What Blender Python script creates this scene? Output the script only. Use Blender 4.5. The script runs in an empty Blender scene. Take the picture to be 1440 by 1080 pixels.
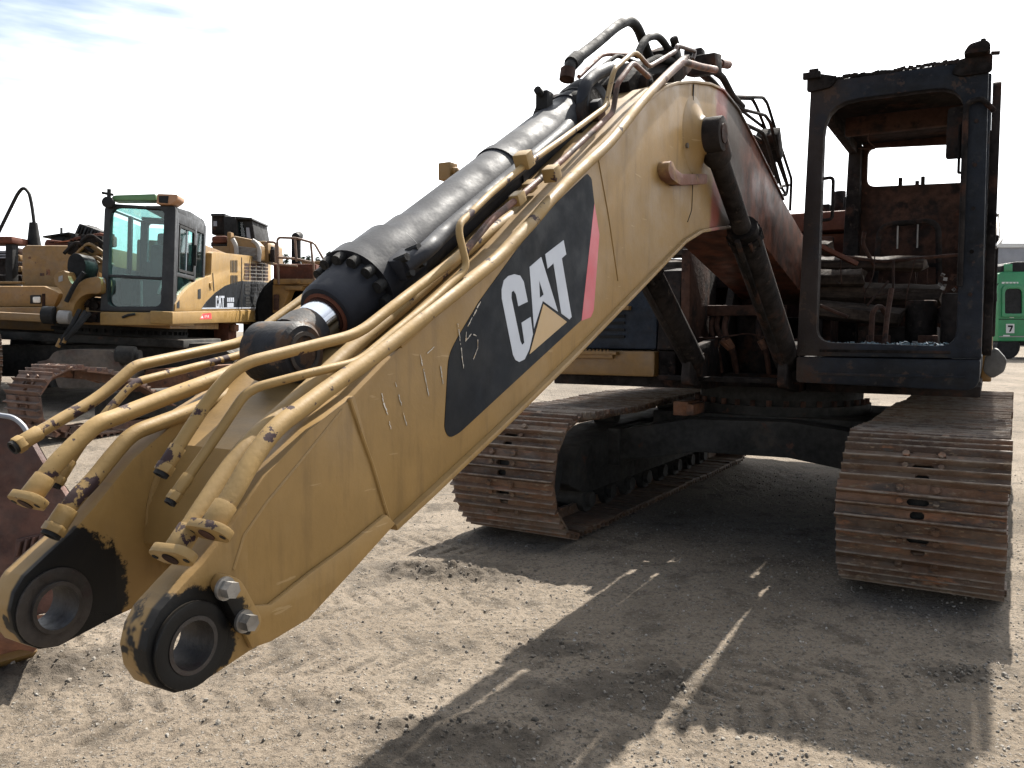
import bpy, bmesh, math, random
import numpy as np
from math import sin, cos, pi, radians as R_
from mathutils import Matrix, Vector
random.seed(7); rng = np.random.default_rng(7)
SC = bpy.context.scene
COL = SC.collection

# ------------------------------------------------------------------ camera
CAM_H, PITCH, ROLL, FPX = 1.4746, .0624, -.0028, 1173.37
cd = bpy.data.cameras.new('camera'); cam = bpy.data.objects.new('camera', cd); COL.objects.link(cam)
cd.sensor_width = 36; cd.lens = 36 * FPX / 1440; cd.clip_start = .05; cd.clip_end = 3000
_F = np.array([0, cos(PITCH), -sin(PITCH)]); _U0 = np.array([0, sin(PITCH), cos(PITCH)]); _R0 = np.array([1., 0, 0])
_R = _R0 * cos(ROLL) - _U0 * sin(ROLL); _U = _U0 * cos(ROLL) + _R0 * sin(ROLL)
cam.matrix_world = Matrix(((_R[0], _U[0], -_F[0], 0), (_R[1], _U[1], -_F[1], 0), (_R[2], _U[2], -_F[2], CAM_H), (0, 0, 0, 1)))
SC.camera = cam

# ------------------------------------------------------------------ machine heading, sky and sun
YAW_TRACK, YAW = .5413, .5191                      # heading of the tracks and of the house of the wrecked excavator
ORIGIN = Vector((2.285, 7.099, 0))
SUN_EL = R_(50); SUN_AZ = YAW - .018               # the sun stands behind the machine, in the plane of its boom
sun_dir = Vector((sin(SUN_AZ) * cos(SUN_EL), cos(SUN_AZ) * cos(SUN_EL), sin(SUN_EL)))
SC.view_settings.view_transform = 'Standard'; SC.view_settings.look = 'None'
SC.view_settings.exposure = 1.58; SC.view_settings.gamma = 1; SC.view_settings.use_curve_mapping = False
SC.render.engine = 'CYCLES'; SC.cycles.max_bounces = 8; SC.cycles.transparent_max_bounces = 12
SC.cycles.use_denoising = True

w = bpy.data.worlds.new('World'); SC.world = w; w.use_nodes = True
nt = w.node_tree; nt.nodes.clear(); N = nt.nodes.new; L = nt.links.new
out = N('ShaderNodeOutputWorld'); sky = N('ShaderNodeTexSky'); sky.sky_type = 'NISHITA'; sky.sun_disc = False
sky.sun_elevation = SUN_EL; sky.sun_rotation = SUN_AZ; sky.air_density = 1.2; sky.dust_density = 2.0
bg = N('ShaderNodeBackground'); bg.inputs['Strength'].default_value = .05; L(sky.outputs[0], bg.inputs[0])
# thin bright veil of cloud with streaks of clearer sky
tc = N('ShaderNodeTexCoord'); mp = N('ShaderNodeMapping'); mp.inputs['Scale'].default_value = (1.2, 1.2, 7.0)
mp.inputs['Location'].default_value = (2.3, .4, .55)
L(tc.outputs['Generated'], mp.inputs[0])
nz = N('ShaderNodeTexNoise'); nz.inputs['Scale'].default_value = 1.35; nz.inputs['Detail'].default_value = 7; nz.inputs['Roughness'].default_value = .52
L(mp.outputs[0], nz.inputs[0])
dot = N('ShaderNodeVectorMath'); dot.operation = 'DOT_PRODUCT'; L(tc.outputs['Generated'], dot.inputs[0]); dot.inputs[1].default_value = sun_dir
glow = N('ShaderNodeMapRange'); glow.inputs['From Min'].default_value = .35; glow.inputs['From Max'].default_value = 1.0
glow.inputs['To Min'].default_value = 0; glow.inputs['To Max'].default_value = 1; L(dot.outputs['Value'], glow.inputs[0])
gp = N('ShaderNodeMath'); gp.operation = 'POWER'; gp.inputs[1].default_value = 1.6; L(glow.outputs[0], gp.inputs[0])
ma = N('ShaderNodeMath'); ma.operation = 'ADD'; L(nz.outputs[0], ma.inputs[0]); 
gs = N('ShaderNodeMath'); gs.operation = 'MULTIPLY'; gs.inputs[1].default_value = .6; L(glow.outputs[0], gs.inputs[0])
sz = N('ShaderNodeSeparateXYZ'); L(tc.outputs['Generated'], sz.inputs[0])
hz = N('ShaderNodeMapRange'); hz.inputs['From Min'].default_value = .10; hz.inputs['From Max'].default_value = .30; hz.inputs['To Min'].default_value = .5; hz.inputs['To Max'].default_value = 0; L(sz.outputs['Z'], hz.inputs[0])
ad2 = N('ShaderNodeMath'); ad2.operation = 'ADD'; L(gs.outputs[0], ad2.inputs[0]); L(hz.outputs[0], ad2.inputs[1]); L(ad2.outputs[0], ma.inputs[1])
mask = N('ShaderNodeMapRange'); mask.inputs['From Min'].default_value = .61; mask.inputs['From Max'].default_value = .87
mask.inputs['To Min'].default_value = .0; mask.inputs['To Max'].default_value = 1; mask.interpolation_type = 'SMOOTHSTEP'; L(ma.outputs[0], mask.inputs[0])
cb = N('ShaderNodeBackground'); cb.inputs['Color'].default_value = (.97, .985, 1, 1)
st = N('ShaderNodeMath'); st.operation = 'MULTIPLY_ADD'; L(gp.outputs[0], st.inputs[0]); st.inputs[1].default_value = .5; st.inputs[2].default_value = .72
L(st.outputs[0], cb.inputs['Strength'])
mx = N('ShaderNodeMixShader'); L(mask.outputs[0], mx.inputs[0]); L(bg.outputs[0], mx.inputs[1]); L(cb.outputs[0], mx.inputs[2]); L(mx.outputs[0], out.inputs[0])

sl = bpy.data.lights.new('sun', 'SUN'); sl.energy = 5.0; sl.angle = R_(.55); sl.color = (1, .95, .87)
so = bpy.data.objects.new('sun', sl); COL.objects.link(so); so.rotation_euler = (-sun_dir).to_track_quat('-Z', 'Y').to_euler()

# ------------------------------------------------------------------ frames: a measured place (point of the photo's plan) in a machine's own axes
class Frame:
    """x = to the machine's left as it faces us, y = towards its rear, z = up"""
    def __init__(s, origin, yaw=0, tilt=0):
        s.M = Matrix.Translation(origin) @ Matrix.Rotation(-yaw, 4, 'Z') @ Matrix.Rotation(tilt, 4, 'Y')
        s.I = s.M.inverted()
    def on(s, axis, val, px, py):
        d = Vector(_F + _R * (px - 720) / FPX - _U * (py - 540) / FPX)
        o = s.I @ Vector((0, 0, CAM_H)); d = s.I.to_3x3() @ d
        i = 'xyz'.index(axis); t = (val - o[i]) / d[i]
        return o + d * t
FM = Frame(ORIGIN, YAW)
W0 = Frame((0, 0, 0))
def bp(px, py, b=.30): p = FM.on('x', b, px, py); return (p.y, p.z)       # (rearward, up) on a plane parallel to the boom
def bp3(px, py, b): p = FM.on('x', b, px, py); return (p.x, p.y, p.z)

# ------------------------------------------------------------------ materials
def mat_new(name):
    m = bpy.data.materials.new(name); m.use_nodes = True; t = m.node_tree
    return m, t, t.nodes['Principled BSDF']
def nd(t, typ, **kw):
    n = t.nodes.new(typ)
    for k, v in kw.items(): setattr(n, k, v)
    return n
def noise(t, vec, scale, detail=5, rough=.6):
    n = nd(t, 'ShaderNodeTexNoise'); n.inputs['Scale'].default_value = scale; n.inputs['Detail'].default_value = detail; n.inputs['Roughness'].default_value = rough
    t.links.new(vec, n.inputs['Vector']); return n.outputs['Fac']
def ramp(t, v, lo, hi, a=0., b=1.):
    n = nd(t, 'ShaderNodeMapRange', interpolation_type='SMOOTHSTEP'); n.inputs['From Min'].default_value = lo; n.inputs['From Max'].default_value = hi
    n.inputs['To Min'].default_value = a; n.inputs['To Max'].default_value = b
    t.links.new(v, n.inputs[0]); return n.outputs[0]
def math_(t, op, a, b=None):
    n = nd(t, 'ShaderNodeMath', operation=op)
    for i, q in enumerate((a, b)):
        if q is None: continue
        if isinstance(q, (int, float)): n.inputs[i].default_value = q
        else: t.links.new(q, n.inputs[i])
    return n.outputs[0]
def mixc(t, f, a, b):
    n = nd(t, 'ShaderNodeMix', data_type='RGBA')
    for s, q in ((0, f), (6, a), (7, b)):
        if isinstance(q, (int, float)): n.inputs[s].default_value = q
        elif isinstance(q, tuple): n.inputs[s].default_value = (*q[:3], 1)
        else: t.links.new(q, n.inputs[s])
    return n.outputs[2]
def coords(t):
    tc = nd(t, 'ShaderNodeTexCoord'); oi = nd(t, 'ShaderNodeObjectInfo')
    v = nd(t, 'ShaderNodeVectorMath', operation='MULTIPLY_ADD')
    t.links.new(oi.outputs['Random'], v.inputs[0]); v.inputs[1].default_value = (37, 17, 23); t.links.new(tc.outputs['Object'], v.inputs[2])
    return v.outputs[0], tc.outputs['Object'], oi.outputs['Random']
def paint(name, base, var=.18, rough=.5, metal=0., spots=(), bump=.15, bscale=90, dust=0., rvar=.25, vscale=2.2, dustcol=(.19, .155, .115), randvar=.0, stretch=None, spec=None, extra=None):
    m, t, bs = mat_new(name)
    vec, obj, rnd = coords(t)
    if stretch:
        mpn = nd(t, 'ShaderNodeMapping'); mpn.inputs['Scale'].default_value = stretch; t.links.new(vec, mpn.inputs[0]); svec = mpn.outputs[0]
    else: svec = vec
    n1 = noise(t, svec, vscale); n2 = noise(t, vec, vscale * 9, 4)
    lo = tuple(c * (1 - var * 1.6) for c in base); hi = tuple(min(1, c * (1 + var * 1.4)) for c in base)
    c = mixc(t, ramp(t, math_(t, 'ADD', math_(t, 'MULTIPLY', n1, .65), math_(t, 'MULTIPLY', n2, .35)), .34, .66), lo, hi)
    if randvar:
        c = mixc(t, math_(t, 'MULTIPLY', rnd, randvar), c, tuple(q * .35 for q in base))
    ro = ramp(t, noise(t, vec, vscale * 4), .3, .7, rough - rvar * rough, min(1, rough + rvar * rough))
    for (col, sc, thr, soft) in spots:
        sm = ramp(t, noise(t, svec, sc, 6, .65), thr, thr + soft)
        c = mixc(t, sm, c, col)
        ro = math_(t, 'MAXIMUM', ro, math_(t, 'MULTIPLY', sm, .8))
    if extra: c = extra(t, c, obj, vec)
    if dust:
        g = nd(t, 'ShaderNodeNewGeometry'); sx = nd(t, 'ShaderNodeSeparateXYZ'); t.links.new(g.outputs['Normal'], sx.inputs[0])
        du = math_(t, 'MULTIPLY', ramp(t, sx.outputs['Z'], .2, .95), ramp(t, noise(t, vec, 5, 5), .3, .7, .3, 1.))
        c = mixc(t, math_(t, 'MULTIPLY', du, dust), c, dustcol)
        ro = math_(t, 'MAXIMUM', ro, math_(t, 'MULTIPLY', du, dust * .9))
    t.links.new(c, bs.inputs['Base Color']); t.links.new(ro, bs.inputs['Roughness']); bs.inputs['Metallic'].default_value = metal
    if spec is not None: bs.inputs['Specular IOR Level'].default_value = spec
    if bump:
        b = nd(t, 'ShaderNodeBump'); b.inputs['Strength'].default_value = bump; b.inputs['Distance'].default_value = .01
        t.links.new(math_(t, 'ADD', noise(t, vec, bscale, 4), math_(t, 'MULTIPLY', n2, .6)), b.inputs['Height']); t.links.new(b.outputs[0], bs.inputs['Normal'])
    return m

YEL = (.226, .138, .048); RUST = (.13, .055, .026); DARKR = (.035, .02, .015)
PIN = None
def boom_extra(t, c, obj, vec):
    st_ = nd(t, 'ShaderNodeMapping'); st_.inputs['Scale'].default_value = (1, 9, 1.1); st_.inputs['Rotation'].default_value = (.35, 0, 0); t.links.new(vec, st_.inputs[0])
    c = mixc(t, math_(t, 'MULTIPLY', ramp(t, noise(t, st_.outputs[0], 2.4, 6, .65), .50, .72), .34), c, (.085, .052, .022))
    c = mixc(t, math_(t, 'MULTIPLY', ramp(t, noise(t, vec, 1.1, 6, .7), .46, .66), .38), c, (.27, .195, .108))
    sc_ = nd(t, 'ShaderNodeMapping'); sc_.inputs['Scale'].default_value = (1, 3, 26); sc_.inputs['Rotation'].default_value = (-.62, 0, 0); t.links.new(vec, sc_.inputs[0])
    c = mixc(t, math_(t, 'MULTIPLY', ramp(t, noise(t, sc_.outputs[0], 2.2, 3, .5), .70, .72), .5), c, (.33, .235, .12))
    sx = nd(t, 'ShaderNodeSeparateXYZ'); t.links.new(obj, sx.inputs[0])
    nn = math_(t, 'MULTIPLY', math_(t, 'SUBTRACT', noise(t, vec, 3.0, 5), .5), .35)
    y = math_(t, 'ADD', sx.outputs['Y'], nn)
    y = math_(t, 'ADD', y, math_(t, 'MULTIPLY', math_(t, 'SUBTRACT', sx.outputs['Z'], 2.2), -.18))
    c = mixc(t, ramp(t, y, -3.16, -3.10), c, (.19, .062, .045))           # primer laid bare by the fire
    c = mixc(t, ramp(t, y, -3.02, -2.90), c, (.065, .050, .040))          # scorched
    c = mixc(t, ramp(t, y, -2.72, -2.45), c, mixc(t, ramp(t, noise(t, vec, 9, 6), .4, .62), (.050, .024, .017), (.115, .045, .028)))
    # grease round the nose pin
    dy = math_(t, 'SUBTRACT', sx.outputs['Y'], PIN[0]); dz = math_(t, 'SUBTRACT', sx.outputs['Z'], PIN[1])
    d = math_(t, 'SQRT', math_(t, 'ADD', math_(t, 'POWER', dy, 2), math_(t, 'POWER', dz, 2)))
    far = ramp(t, sx.outputs['X'], .0, .1, .06, 0.)
    d = math_(t, 'SUBTRACT', math_(t, 'ADD', d, math_(t, 'MULTIPLY', math_(t, 'SUBTRACT', noise(t, vec, 14, 6, .7), .5), .13)), far)
    edge = ramp(t, math_(t, 'ABSOLUTE', math_(t, 'SUBTRACT', math_(t, 'ABSOLUTE', math_(t, 'SUBTRACT', sx.outputs['X'], .055)), .1975)), .026, .035)   # the plate's rim stays cleaner
    g = math_(t, 'MULTIPLY', ramp(t, d, .112, .100), math_(t, 'MAXIMUM', edge, ramp(t, noise(t, vec, 7, 4), .56, .60)))
    c = mixc(t, g, c, (.006, .006, .006))
    return c
def pipe_extra(t, c, obj, vec):
    sx = nd(t, 'ShaderNodeSeparateXYZ'); t.links.new(obj, sx.inputs[0])
    y = math_(t, 'ADD', sx.outputs['Y'], math_(t, 'MULTIPLY', math_(t, 'SUBTRACT', noise(t, vec, 5, 5), .5), .5))
    c = mixc(t, ramp(t, y, -4.05, -3.75), c, (.10, .052, .038))
    return mixc(t, ramp(t, y, -3.6, -3.35), c, (.05, .032, .026))
def cab_extra(t, c, obj, vec):
    sx = nd(t, 'ShaderNodeSeparateXYZ'); t.links.new(obj, sx.inputs[0])
    x = math_(t, 'ADD', sx.outputs['X'], math_(t, 'MULTIPLY', math_(t, 'SUBTRACT', noise(t, vec, 3, 6, .65), .5), 1.5))
    c = mixc(t, math_(t, 'MULTIPLY', ramp(t, x, .95, .55), .85), c, (.026, .018, .014))
    return mixc(t, math_(t, 'MULTIPLY', ramp(t, noise(t, vec, 8, 6, .7), .60, .64), .6), c, (.050, .030, .020))
def shoe_extra(t, c, obj, vec):
    sx = nd(t, 'ShaderNodeSeparateXYZ'); t.links.new(obj, sx.inputs[0]); oi = nd(t, 'ShaderNodeObjectInfo')
    fr = math_(t, 'FRACT', math_(t, 'MULTIPLY', oi.outputs['Random'], 7.31))
    c = mixc(t, math_(t, 'MULTIPLY', fr, math_(t, 'MULTIPLY', ramp(t, noise(t, vec, 4, 6, .65), .40, .62), .75)), c, (.155, .118, .082))
    return mixc(t, math_(t, 'MULTIPLY', ramp(t, sx.outputs['Z'], .041, .048), ramp(t, noise(t, vec, 12, 4), .38, .60, .15, .8)), c, (.20, .165, .13))
MATS = {}
def mats():
    M = MATS
    M['yellow'] = paint('yellow_paint', (.235, .142, .042), var=.10, rough=.5, spec=.35, spots=[((.10, .055, .03), 38, .70, .05), ((.17, .105, .045), 6, .60, .2)], bump=.06, dust=.25)
    M['pipe'] = paint('yellow_pipe_paint', (.24, .155, .058), var=.08, rough=.6, spec=.25, extra=pipe_extra, spots=[((.030, .016, .018), 9, .60, .02), ((.030, .016, .018), 26, .66, .02), ((.10, .05, .03), 60, .69, .03)], bump=.08, dust=.15)
    M['pipeburnt'] = paint('scorched_pipe_paint', (.13, .064, .046), var=.25, rough=.65, spec=.2, spots=[((.045, .03, .024), 6, .50, .1), ((.24, .15, .065), 4, .62, .1)], bump=.15)
    M['oldyel'] = paint('old_yellow_paint', (.175, .095, .024), var=.14, rough=.55, spots=[((.09, .045, .025), 9, .66, .06), ((.125, .066, .022), 2, .5, .3)], bump=.1, dust=.3)
    M['boom'] = paint('boom_paint', YEL, var=.07, rough=.46, spots=[((.10, .05, .028), 42, .715, .04), ((.185, .112, .042), 3.2, .58, .3)], bump=.06, dust=.22, extra=boom_extra, vscale=1.4, spec=.2)
    M['black'] = paint('black_paint', (.014, .015, .017), var=.3, rough=.5, spots=[((.05, .043, .036), 7, .60, .3)], bump=.06, dust=.18, spec=.3)
    M['cyl'] = paint('black_cylinder_paint', (.015, .016, .020), var=.25, rough=.62, spots=[((.05, .046, .042), 5, .55, .3), ((.07, .045, .03), 9, .68, .05)], bump=.07, dust=.42, dustcol=(.078, .078, .082), spec=.14)  # dust on upper faces, greyed and strengthened to paint in the sheen from above
    M['char'] = paint('charred_steel', (.017, .0145, .0135), var=.5, rough=.92, spots=[((.055, .028, .019), 5, .52, .2), ((.046, .036, .029), 17, .60, .1)], bump=.35, bscale=50, dust=.03, spec=.08)
    M['charblue'] = paint('charred_blue_black_paint', (.0075, .0095, .0135), var=.4, rough=.6, extra=cab_extra, spots=[((.030, .027, .025), 12, .60, .1), ((.040, .021, .014), 4, .60, .1)], bump=.3, bscale=45, dust=.02, spec=.18)
    M['boxblue'] = paint('scorched_navy_paint', (.014, .020, .030), var=.35, rough=.6, spec=.2, spots=[((.045, .03, .022), 4, .58, .15)], bump=.2, dust=.1)
    M['rust'] = paint('rusty_steel', RUST, var=.35, rough=.82, spots=[((.055, .028, .018), 7, .50, .15), ((.24, .11, .05), 11, .62, .1)], bump=.4, bscale=45)
    M['rustdark'] = paint('dark_rusty_steel', (.046, .024, .017), var=.4, rough=.9, spec=.15, spots=[((.015, .011, .010), 6, .5, .15), ((.075, .030, .018), 9, .62, .1)], bump=.4, bscale=45)
    M['shoe'] = paint('worn_track_steel', (.092, .046, .023), var=.35, rough=.74, metal=.0, spots=[((.055, .040, .030), 6, .52, .16), ((.19, .080, .036), 7, .57, .12), ((.21, .165, .115), 11, .62, .08), ((.165, .115, .07), 27, .57, .10), ((.035, .028, .024), 19, .60, .08)], bump=.5, bscale=60, randvar=.6, dust=.14, extra=shoe_extra, stretch=(.55, 1.6, 1.6), dustcol=(.21, .165, .125))
    M['dustyplate'] = paint('dusty_brown_plate', (.075, .058, .044), var=.3, rough=.9, spots=[((.06, .03, .02), 2.5, .5, .2), ((.11, .092, .07), 4, .6, .2)], bump=.3, dust=.4)
    M['rustshoe'] = paint('rust_red_track_steel', (.135, .068, .042), var=.3, rough=.85, spots=[((.05, .028, .02), 6, .5, .15), ((.19, .12, .08), 9, .6, .1)], bump=.5, bscale=50, randvar=.5, dust=.4)
    M['rustorange'] = paint('orange_rust', (.20, .080, .038), var=.25, rough=.85, spots=[((.12, .05, .03), 5, .52, .15), ((.26, .15, .08), 8, .6, .12)], bump=.3)
    M['bucketrust'] = paint('bucket_rust', (.088, .042, .030), var=.3, rough=.85, spots=[((.05, .025, .02), 4, .52, .15), ((.13, .06, .038), 9, .62, .12)], bump=.35)
    M['under'] = paint('undercarriage_steel', (.024, .023, .021), var=.4, rough=.85, spec=.2, spots=[((.050, .040, .030), 4, .56, .2), ((.06, .03, .02), 7, .62, .1)], bump=.4, bscale=40, dust=.35, dustcol=(.10, .082, .062))
    M['eyepaint'] = paint('worn_black_paint', (.013, .014, .017), var=.3, rough=.6, spec=.2, spots=[((.055, .032, .020), 7, .54, .06), ((.085, .055, .036), 16, .62, .05)], bump=.15, dust=.2)
    M['chrome'] = paint('chromed_rod', (.34, .36, .40), var=.12, rough=.14, metal=1., bump=.0)
    M['bore'] = paint('worn_bore_steel', (.038, .032, .028), var=.35, rough=.6, metal=.3, spots=[((.03, .02, .018), 12, .55, .1)], bump=.2)
    M['hose'] = paint('rubber_hose', (.012, .012, .012), var=.3, rough=.75, bump=.1, dust=.08, spec=.2)
    M['bolt'] = paint('steel_bolt', (.19, .18, .165), var=.35, rough=.55, metal=.8, bump=.1)
    M['decal'] = paint('black_decal', (.010, .012, .015), var=.25, rough=.55, spots=[((.022, .020, .018), 3, .58, .3)], bump=.03, spec=.10)
    M['letter'] = paint('pale_decal_lettering', (.36, .385, .43), var=.03, rough=.4, bump=0)
    M['stripe'] = paint('red_decal_stripe', (.42, .055, .07), var=.06, rough=.42, bump=0)
    M['tri'] = paint('tan_decal', (.36, .235, .10), var=.04, rough=.42, bump=0)
    M['chalk'] = paint('chalk', (.42, .39, .34), var=.3, rough=.95, bump=0, spots=[((.40, .27, .12), 60, .55, .08)])
    M['ink'] = paint('faint_marker', (.20, .12, .05), var=.2, rough=.8, bump=0)
    M['wood'] = paint('charred_timber', (.045, .034, .027), var=.45, rough=.9, spots=[((.018, .015, .014), 5, .5, .2), ((.11, .088, .07), 8, .60, .12)], bump=.6, bscale=25, stretch=(.35, 4, 4), dust=.12, spec=.1, dustcol=(.12, .10, .085))
    M['glassbits'] = paint('broken_glass', (.20, .27, .30), var=.4, rough=.2, bump=0)
    M['green'] = paint('green_paint', (.012, .17, .06), var=.12, rough=.4, bump=.03, dust=.1)
    M['roofgreen'] = paint('sunbleached_green_paint', (.075, .165, .06), var=.1, rough=.5, bump=.05, dust=.2)
    M['orange'] = paint('orange_lamp_housing', (.27, .135, .062), var=.08, rough=.5, bump=.03)
    M['grey'] = paint('grey_sheet', (.20, .21, .235), var=.08, rough=.5, bump=.05)
    M['pale'] = paint('pale_grey_steel', (.22, .21, .195), var=.15, rough=.55, bump=.1, spots=[((.16, .12, .09), 8, .6, .1)])
    M['greysteel'] = paint('weathered_grey_steel', (.095, .09, .08), var=.25, rough=.6, bump=.15, spots=[((.06, .05, .04), 6, .5, .15)])
    M['white'] = paint('white_paint', (.5, .5, .48), var=.05, rough=.5, bump=0)
    M['red'] = paint('red_sticker', (.60, .035, .04), var=.05, rough=.5, bump=0)
    M['brownrail'] = paint('brown_railing_paint', (.13, .075, .045), var=.2, rough=.6, bump=.1)
    M['redrust'] = paint('red_brown_paint', (.085, .031, .019), var=.25, rough=.75, spec=.2, spots=[((.09, .035, .02), 4, .55, .15)], bump=.15)
    M['lens'] = paint('lamp_lens', (.55, .55, .52), var=.15, rough=.2, bump=0)
    M['soil'] = paint('dry_clods', (.092, .076, .057), var=.3, rough=.95, bump=.6, bscale=60, spots=[((.15, .125, .095), 9, .55, .15)])
    M['stone'] = paint('gravel_stone', (.150, .133, .110), var=.35, rough=.9, bump=.3, vscale=14, spots=[((.30, .28, .25), 16, .57, .08), ((.10, .088, .075), 13, .62, .06)])
    M['foliage'] = paint('conifer_needles', (.028, .05, .024), var=.45, rough=.8, bump=0, vscale=.8)
    M['bark'] = paint('bark', (.06, .045, .035), var=.3, rough=.9, bump=.3)
    M['seat'] = paint('seat_fabric', (.05, .052, .055), var=.2, rough=.9, bump=.1)
    m, t, bs = mat_new('tinted_glass'); M['glass'] = m
    tr = nd(t, 'ShaderNodeBsdfTransparent'); tr.inputs[0].default_value = (.74, .91, .895, 1)
    gl = nd(t, 'ShaderNodeBsdfGlossy'); gl.inputs['Roughness'].default_value = .04
    df = nd(t, 'ShaderNodeBsdfDiffuse'); df.inputs[0].default_value = (.045, .070, .075, 1)
    lw = nd(t, 'ShaderNodeLayerWeight'); lw.inputs[0].default_value = .5
    vec, obj, rnd = coords(t)
    m1 = nd(t, 'ShaderNodeMixShader'); t.links.new(ramp(t, noise(t, vec, 2.2, 6), .35, .75, .04, .13), m1.inputs[0]); t.links.new(tr.outputs[0], m1.inputs[1]); t.links.new(df.outputs[0], m1.inputs[2])
    m2 = nd(t, 'ShaderNodeMixShader'); t.links.new(math_(t, 'ADD', .035, math_(t, 'MULTIPLY', math_(t, 'POWER', lw.outputs['Facing'], 5.), .45)), m2.inputs[0]); t.links.new(m1.outputs[0], m2.inputs[1]); t.links.new(gl.outputs[0], m2.inputs[2])
    t.links.new(m2.outputs[0], t.nodes['Material Output'].inputs[0])

# ------------------------------------------------------------------ mesh building
def fillet(poly, r, n=4, closed=True):
    """round the corners of a 2-D or 3-D polyline"""
    P = [Vector(p) for p in poly]; o = []; m = len(P)
    for i, p in enumerate(P):
        ri = r[i] if isinstance(r, (list, tuple)) else r
        if (not closed and i in (0, m - 1)) or ri <= 0: o.append(tuple(p)); continue
        a = P[i - 1] - p; b = P[(i + 1) % m] - p
        la, lb = a.length, b.length
        if la < 1e-6 or lb < 1e-6: continue
        d = min(ri, la * .48, lb * .48); A = p + a / la * d; B = p + b / lb * d
        for k in range(n + 1):
            u = k / n; o.append(tuple(A * (1 - u) ** 2 + p * 2 * u * (1 - u) + B * u * u))
    return o
class MB:
    def __init__(s): s.v = []; s.f = []
    def add(s, vs, fs):
        o = len(s.v); s.v += [tuple(q) for q in vs]; s.f += [tuple(i + o for i in f) for f in fs]; return s
    def box(s, c, d, rot=None):
        c = Vector(c); vs = []
        for x in (-.5, .5):
            for y in (-.5, .5):
                for z in (-.5, .5):
                    q = Vector((x * d[0], y * d[1], z * d[2]))
                    if rot is not None: q = rot @ q
                    vs.append(c + q)
        return s.add(vs, [(0, 1, 3, 2), (4, 6, 7, 5), (0, 4, 5, 1), (2, 3, 7, 6), (0, 2, 6, 4), (1, 5, 7, 3)])
    def b2(s, a, b):
        return s.box([(p + q) / 2 for p, q in zip(a, b)], [abs(q - p) for p, q in zip(a, b)])
    def prism(s, poly, axis, lo, hi):
        n = len(poly)
        def m(p, h): return {'x': (h, p[0], p[1]), 'y': (p[0], h, p[1]), 'z': (p[0], p[1], h)}[axis]
        vs = [m(p, lo) for p in poly] + [m(p, hi) for p in poly]
        return s.add(vs, [tuple(range(n))[::-1], tuple(range(n, 2 * n))] + [(i, (i + 1) % n, n + (i + 1) % n, n + i) for i in range(n)])
    def ring(s, outer, inner, axis, lo, hi):
        n = len(outer)
        def m(p, h): return {'x': (h, p[0], p[1]), 'y': (p[0], h, p[1]), 'z': (p[0], p[1], h)}[axis]
        vs = [m(p, lo) for p in outer] + [m(p, lo) for p in inner] + [m(p, hi) for p in outer] + [m(p, hi) for p in inner]
        fs = []
        for i in range(n):
            j = (i + 1) % n
            fs += [(i, j, n + j, n + i), (2 * n + i, 3 * n + i, 3 * n + j, 2 * n + j), (i, 2 * n + i, 2 * n + j, j), (n + i, n + j, 3 * n + j, 3 * n + i)]
        return s.add(vs, fs)
    def cyl(s, p0, p1, r0, r1=None, n=20, hole=0):
        r1 = r0 if r1 is None else r1
        p0, p1 = Vector(p0), Vector(p1); d = (p1 - p0).normalized()
        u = d.orthogonal().normalized(); v = d.cross(u)
        ring = lambda c, r: [c + (u * cos(2 * pi * i / n) + v * sin(2 * pi * i / n)) * r for i in range(n)]
        if hole:
            vs = ring(p0, r0) + ring(p1, r1) + ring(p0, hole) + ring(p1, hole); fs = []
            for i in range(n):
                j = (i + 1) % n
                fs += [(i, j, n + j, n + i), (2 * n + i, 3 * n + i, 3 * n + j, 2 * n + j), (i, 2 * n + i, 2 * n + j, j), (n + i, n + j, 3 * n + j, 3 * n + i)]
            return s.add(vs, fs)
        return s.add(ring(p0, r0) + ring(p1, r1), [tuple(range(n))[::-1], tuple(range(n, 2 * n))] + [(i, (i + 1) % n, n + (i + 1) % n, n + i) for i in range(n)])
    def lathe(s, p0, d, prof, n=24):
        """prof: list of (distance along d, radius)"""
        p0 = Vector(p0); d = Vector(d).normalized(); u = d.orthogonal().normalized(); v = d.cross(u)
        vs = []; fs = []
        for (h, r) in prof:
            for i in range(n): vs.append(p0 + d * h + (u * cos(2 * pi * i / n) + v * sin(2 * pi * i / n)) * r)
        for k in range(len(prof) - 1):
            for i in range(n):
                j = (i + 1) % n; fs.append((k * n + i, k * n + j, (k + 1) * n + j, (k + 1) * n + i))
        fs.append(tuple(range(n))[::-1]); fs.append(tuple(range((len(prof) - 1) * n, len(prof) * n)))
        return s.add(vs, fs)
    def tube(s, pts, r, n=10, bend=.06, bn=5, hole=False):
        P = [Vector(p) for p in (fillet(pts, bend, bn, False) if bend else pts)]
        P = [p for i, p in enumerate(P) if i == 0 or (p - P[i - 1]).length > 1e-5]
        rs = r if isinstance(r, (list, tuple)) else [r] * len(P)
        t0 = (P[1] - P[0]).normalized(); u = t0.orthogonal().normalized(); vs = []
        for i, p in enumerate(P):
            t = (P[min(i + 1, len(P) - 1)] - P[max(i - 1, 0)]).normalized()
            u = (u - t * u.dot(t)).normalized(); v = t.cross(u)
            for k in range(n): vs.append(p + (u * cos(2 * pi * k / n) + v * sin(2 * pi * k / n)) * rs[min(i, len(rs) - 1)])
        fs = [(i * n + k, i * n + (k + 1) % n, (i + 1) * n + (k + 1) % n, (i + 1) * n + k) for i in range(len(P) - 1) for k in range(n)]
        fs += [tuple(range(n))[::-1], tuple(range((len(P) - 1) * n, len(P) * n))]
        return s.add(vs, fs)
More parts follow.
